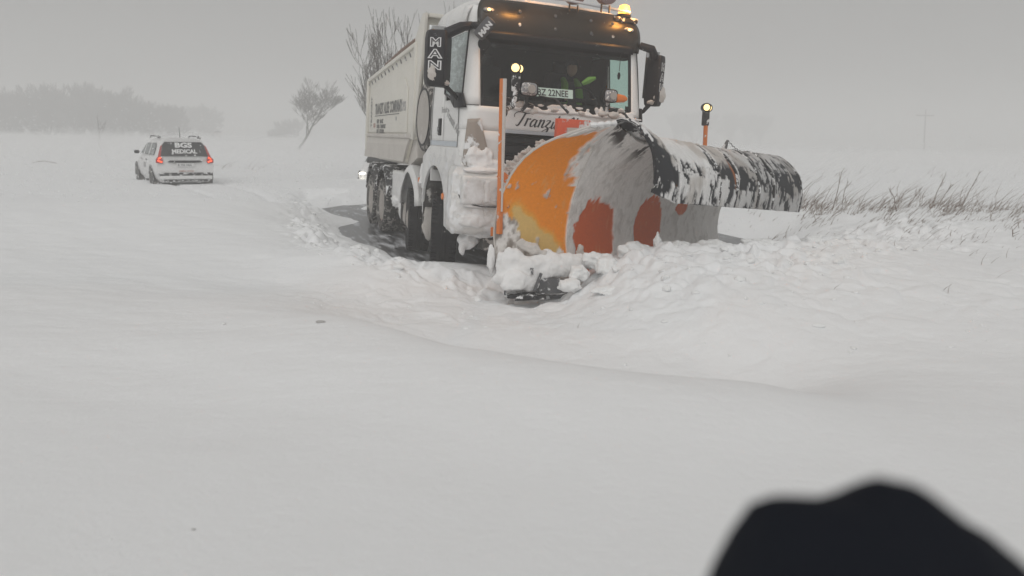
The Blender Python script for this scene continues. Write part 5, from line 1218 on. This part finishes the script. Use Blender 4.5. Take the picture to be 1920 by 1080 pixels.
# ------------------------------------------------------------------ dry grass and weed stalks on the right verge
M['grass'] = mat_paint('dry_grass', (.15, .105, .08), .9, dirt=.3)
def blades():
    R = random.Random(9); mb = MB(); P0 = []
    def patch(px, py, D_, n, sx, sy, hmin, hmax):
        c2 = at(px, py, D_)
        for k in range(int(n * (.22 if n >= 1500 else .65))): P0.append((c2[0] + R.gauss(0, sx * 1.25), D_ + R.gauss(-.3, sy * 2.0), R.uniform(hmin, hmax)))
    for (px, py, D_, n, sx, sy, a, b2) in ((1640, 380, 18, 1500, 1.0, .7, .10, .40), (1850, 395, 18, 2200, 1.3, .8, .10, .40), (1910, 425, 15, 600, .7, .8, .10, .30), (1740, 390, 18, 500, 1.5, .8, .10, .45), (1540, 370, 18, 300, .7, .8, .1, .4), (1500, 355, 19, 160, .35, .5, .1, .4),
                                           (1600, 405, 16, 1100, 1.2, 1.2, .03, .16), (1700, 430, 14.5, 1100, 2.0, 1.4, .03, .14), (1550, 400, 15.5, 300, .8, 1.0, .03, .14), (1850, 470, 12.5, 260, 1.2, .8, .05, .25), (1750, 350, 22, 420, 4, 3, .3, .8), (1650, 440, 13, 260, 1.8, 1.2, .04, .2), (1600, 375, 19, 160, 1.6, 1, .4, .9), (1800, 380, 18, 180, 1.8, 1, .4, .9), (1850, 320, 34, 250, 6, 4, .2, .6)):
        patch(px, py, D_, n, sx, sy, a, b2)
    for k in range(60): P0.append((R.uniform(-15, -11), R.uniform(34, 38), R.uniform(.1, .4)))
    # weeds show through the snow in bands of clumps, not evenly
    xs = np.array([p[0] for p in P0]); ys = np.array([p[1] for p in P0]); zs = height(xs, ys); cl = fbm(xs * .9, ys * 1.4, 3.3, 3)
    for (x, y, h), z, c2 in zip(P0, zs, cl):
        if c2 < .12 and R.random() < .86: continue
        az = R.gauss(.1, .9); ln = Vector((math.cos(az) * R.uniform(.2, 1.3), math.sin(az) * .5, 1)).normalized(); wv = .0045 * R.uniform(.7, 1.5) * y / 15
        pts = [Vector((x, y, z - .02)) + ln * h * u + Vector((.35, 0, -.08)) * h * u * u for u in (0, .5, 1)]
        base = len(mb.v)
        for p, ww in zip(pts, (wv, wv * .8, wv * .3)): mb.v += [(p.x - ww, p.y, p.z), (p.x + ww, p.y, p.z), (p.x, p.y + ww, p.z)]
        for i in range(2):
            for q in range(3): mb.f.append((base + i * 3 + q, base + i * 3 + (q + 1) % 3, base + (i + 1) * 3 + (q + 1) % 3, base + (i + 1) * 3 + q))
    o = mb.build('dry_grass', 'grass'); tag(o, 'brown dry grass and weeds poking through the snow on the right verge', 'grass', kind='stuff')
blades()
WS = [(1562, 378, 1578, 322, 18, 'tall thin weed stalk nearest the plough deflector'), (1580, 372, 1590, 340, 19, 'short straight weed stalk right beside the tall one by the deflector'), (1682, 392, 1666, 352, 17, 'crooked weed stalk bent back to the left in mid verge'), (1745, 390, 1772, 330, 17.5, 'leaning weed stalk with a forked top in mid verge'), (1800, 392, 1838, 322, 17, 'tallest leaning weed stalk with a twiggy top at the right'), (1898, 470, 1898, 430, 12.5, 'upright weed stem near the right edge of the picture'), (1755, 390, 1785, 345, 18, 'thin weed stalk directly right of the forked one'), (1700, 390, 1730, 350, 18.5, 'slanting weed stalk between the crooked and the forked one')]
for k, (x0, y0, x1, y1, D_, lab) in enumerate(WS):
    a = Vector(at(x0, y0, D_)); b2 = Vector(at(x1, y1, D_)); a.z = min(a.z, hz(a.x, a.y)); R = random.Random(k); root = empty('weed_stalk', a, 0, lab, 'weed', 'weed stalks on the right verge')
    d = b2 - a; mb = MB(); mb.tube([(0, 0, -.03), d * .5 + Vector((R.uniform(-.03, .03), 0, R.uniform(-.02, .05))), d], [.010, .008, .005], 4)
    for q in range(5):
        u = R.uniform(.5, 1); p = d * u; e_ = Vector((R.uniform(-.05, .15), R.uniform(-.08, .08), R.uniform(.04, .18))); mb.tube([p, p + e_], [.005, .003], 3)
    mb.build('stem', 'grass', root)
for (x0, y0, x1, y1, D_, lab) in ((40, 325, 82, 322, 30, 'thin broken stick lying on the snow at the far left'), (60, 305, 105, 301, 36, 'strand of old fence wire poking from the snow at far left')):
    a = Vector(at(x0, y0, D_)); b2 = Vector(at(x1, y1, D_)); root = empty('fallen_stick', a, 0, lab, 'stick'); a2 = b2 - a; mb = MB(); mb.tube([(0, 0, -.25), (0.02, 0, .02), a2 * .5 + Vector((0, 0, .03)), a2 - Vector((0, 0, .12))], .014, 4); mb.build('stick', 'grass', root)
for (px, py, D_, r_, lab) in ((602, 641, 6.3, .022, 'small dark clod lying on the smooth drift in the foreground'), (363, 996, 3.0, .006, 'tiny dark speck on the snow at lower left')):
    p = gp(px, py, .34); z = hz(p[0], p[1]); mb = MB(); blob(mb, (0, 0, 0), (r_ * 1.8, r_, r_ * .6), 5, .4, 2); o = mb.build('ice_clod', mat_snow('grey_clod', (.42, .41, .40), 30, .5), smooth=True); o.location = (p[0], p[1], z + r_ * .2); tag(o, lab, 'clod')

# ------------------------------------------------------------------ dark knitted hat close to the camera
HD = .62
outl = [(1315, 1160), (1352, 1078), (1388, 1016), (1424, 968), (1460, 953), (1530, 943), (1610, 932), (1672, 914), (1730, 925), (1800, 965), (1870, 1015), (1930, 1075), (1980, 1140)]
hat = empty('knit_hat', at(1640, 1200, HD), 0, 'dark navy blurred rounded hat top close to the camera at bottom right', 'hat')
HC = np.array(at(1640, 1200, HD)); mb = MB(); P = []
for k in range(49):
    u = k / 48 * (len(outl) - 1); i = min(int(u), len(outl) - 2); f = u - i; px = outl[i][0] * (1 - f) + outl[i + 1][0] * f; py = outl[i][1] * (1 - f) + outl[i + 1][1] * f
    P.append(np.array(at(px, py, HD)) - HC)
rows_ = []
for j in range(25):
    th = PI * (j / 24); row = []
    for p in P:
        c2 = math.sin(th); q = p.copy(); base_z = -.10
        zz = base_z + (p[2] - base_z) * c2 ** .75; dep = -math.cos(th) * .105
        row.append((p[0] * (.30 + .70 * c2 ** .6), dep, zz + .004 * math.sin(p[0] * 60 + dep * 50)))
    rows_.append(row)
mb.grid(rows_)
m, t, b = new_mat('navy_knit'); wv = N(t, 'ShaderNodeTexWave'); wv.inputs['Scale'].default_value = 90; wv.inputs['Distortion'].default_value = 2
bp = N(t, 'ShaderNodeBump'); bp.inputs['Strength'].default_value = .5; bp.inputs['Distance'].default_value = .003; t.links.new(wv.outputs[0], bp.inputs['Height']); t.links.new(bp.outputs[0], b.inputs['Normal'])
b.inputs['Base Color'].default_value = (.012, .014, .020, 1); b.inputs['Roughness'].default_value = 1; b.inputs['Specular IOR Level'].default_value = .1
mb.build('hat_crown', m, hat, smooth=True, solid=.004)
mb = MB(); mb.tube([(.115 * math.cos(a) * 1.55, .11 * math.sin(a), -.10) for a in [2 * PI * k / 40 for k in range(41)]], .018, 8); mb.build('hat_cuff', m, hat, smooth=True)

# ------------------------------------------------------------------ snowflakes in the air
mb = MB(); R = random.Random(21)
for k in range(5200):
    y = R.uniform(2.2, 16); x = R.uniform(-.75, .75) * y; z = R.uniform(-.1, 4.6)
    if y > 8.3 and R.random() < .35: continue
    r = R.uniform(.0012, .0032) * (.55 + y / 12)
    a = [Vector((R.gauss(0, 1), R.gauss(0, 1), R.gauss(0, 1))).normalized() * r * R.uniform(.7, 1.3) for _ in range(3)]
    p = Vector((x, y, z)); mb.add([p + a[0], p + a[1], p + a[2], p - a[0], p - a[1], p - a[2]], [(0, 1, 2), (0, 5, 1), (0, 2, 4), (0, 4, 5), (3, 2, 1), (3, 1, 5), (3, 4, 2), (3, 5, 4)])
RS = np.random.RandomState(4); NB = 16000
yb = 14.5 * (150 / 14.5) ** RS.rand(NB); xb = yb * RS.uniform(-.80, .80, NB); gz = np.clip(height(xb, yb, False), -.1, .8)
gust = fbm(xb / 9, yb / 6, 3.0, 3); hs_ = (.22 + .006 * yb) * (1 + .9 * np.clip(gust, -.6, 1)); zb = gz + RS.exponential(1.0, NB) * hs_
keep = (gust > RS.uniform(-1.0, .25, NB)) & (zb < 4) & ~((xb > -2.2 - .36 * (yb - 12)) & (xb < 3.2) & (yb < 18)); xb, yb, zb = xb[keep], yb[keep], zb[keep]; rb_ = .00075 * yb * RS.uniform(.6, 1.3, len(yb))
oc = np.array([(1, 0, 0), (0, 1, 0), (0, 0, 1), (-1, 0, 0), (0, -1, 0), (0, 0, -1)], float); VB = np.stack([xb, yb, zb], -1)[:, None, :] + (oc[None] + RS.normal(0, .25, (len(yb), 6, 3))) * rb_[:, None, None]
F8 = np.array([(0, 1, 2), (0, 5, 1), (0, 2, 4), (0, 4, 5), (3, 2, 1), (3, 1, 5), (3, 4, 2), (3, 5, 4)]); b0 = len(mb.v)
mb.v += VB.reshape(-1, 3).tolist(); mb.f += [tuple(f) for f in (F8[None] + (b0 + 6 * np.arange(len(yb)))[:, None, None]).reshape(-1, 3).tolist()]
fl = mb.build('snowflakes', mat_snow('flake', (.85, .86, .87), 5, 0)); tag(fl, 'fine snowflakes drifting through the air around the plough', kind='stuff')

# ------------------------------------------------------------------ snow blown low over the ground: a lumpy closed sheet of drifting powder
xs_ = np.concatenate([np.linspace(-420, -70, 12)[:-1], np.linspace(-70, 70, 90), np.linspace(70, 420, 12)[1:]]); ys_ = 15.5 * (110 / 15.5) ** np.linspace(0, 1, 90)
XB_, YB_ = np.meshgrid(xs_, ys_); u_ = np.clip((YB_ - 15.5) / 14, 0, 1)
TZ = -.1 + u_ * .6 + (np.clip((YB_ - 20) * .020, 0, 1.1) + (.2 + .008 * YB_) * fbm(XB_ / 7, YB_ / 9, 2.0, 4, .55)) * u_ * np.clip((108 - YB_) / 40, 0, 1)
TZ[0] = -1.0; TZ[-1] = -1.0; TZ[:, 0] = -1.0; TZ[:, -1] = -1.0
ny_, nx_ = TZ.shape; i_ = np.arange(ny_ * nx_).reshape(ny_, nx_); q_ = np.stack([i_[:-1, :-1], i_[:-1, 1:], i_[1:, 1:], i_[1:, :-1]], -1).reshape(-1, 4)
top_ = np.stack([XB_, YB_, TZ], -1).reshape(-1, 3); bot_ = top_.copy(); bot_[:, 2] = -1.3; n0_ = len(top_)
fs_ = q_.tolist() + (q_[:, ::-1] + n0_).tolist(); edge = list(i_[0]) + list(i_[1:, -1]) + list(i_[-1, -2::-1]) + list(i_[-2:0:-1, 0])
for a_, b_2 in zip(edge, edge[1:] + edge[:1]): fs_.append([int(b_2), int(a_), int(a_) + n0_, int(b_2) + n0_])
mb = MB(); mb.v = top_.tolist() + bot_.tolist(); mb.f = [tuple(int(i) for i in f) for f in fs_]
m = bpy.data.materials.new('blown_powder'); m.use_nodes = True; t = m.node_tree; t.nodes.clear(); out = N(t, 'ShaderNodeOutputMaterial'); pv = N(t, 'ShaderNodeVolumePrincipled')
pv.inputs['Color'].default_value = (.985, .985, .985, 1); pv.inputs['Density'].default_value = .028; t.links.new(pv.outputs[0], out.inputs['Volume'])
bs = mb.build('blowing_snow', m); tag(bs, 'low sheet of powder snow blowing over the ground beyond the truck', kind='stuff')

# ------------------------------------------------------------------ haze: blowing snow in the air
m = bpy.data.materials.new('haze'); m.use_nodes = True; t = m.node_tree; t.nodes.clear(); out = N(t, 'ShaderNodeOutputMaterial'); pv = N(t, 'ShaderNodeVolumePrincipled')
pv.inputs['Color'].default_value = (.90, .90, .895, 1); pv.inputs['Density'].default_value = .0092; pv.inputs['Anisotropy'].default_value = 0.0; t.links.new(pv.outputs[0], out.inputs['Volume'])
mb = MB(); mb.box2((-5200, -60, -1.6), (5200, 5100, 17)); hzo = mb.build('haze', m); tag(hzo, 'pale haze of blowing snow filling the air', kind='stuff')
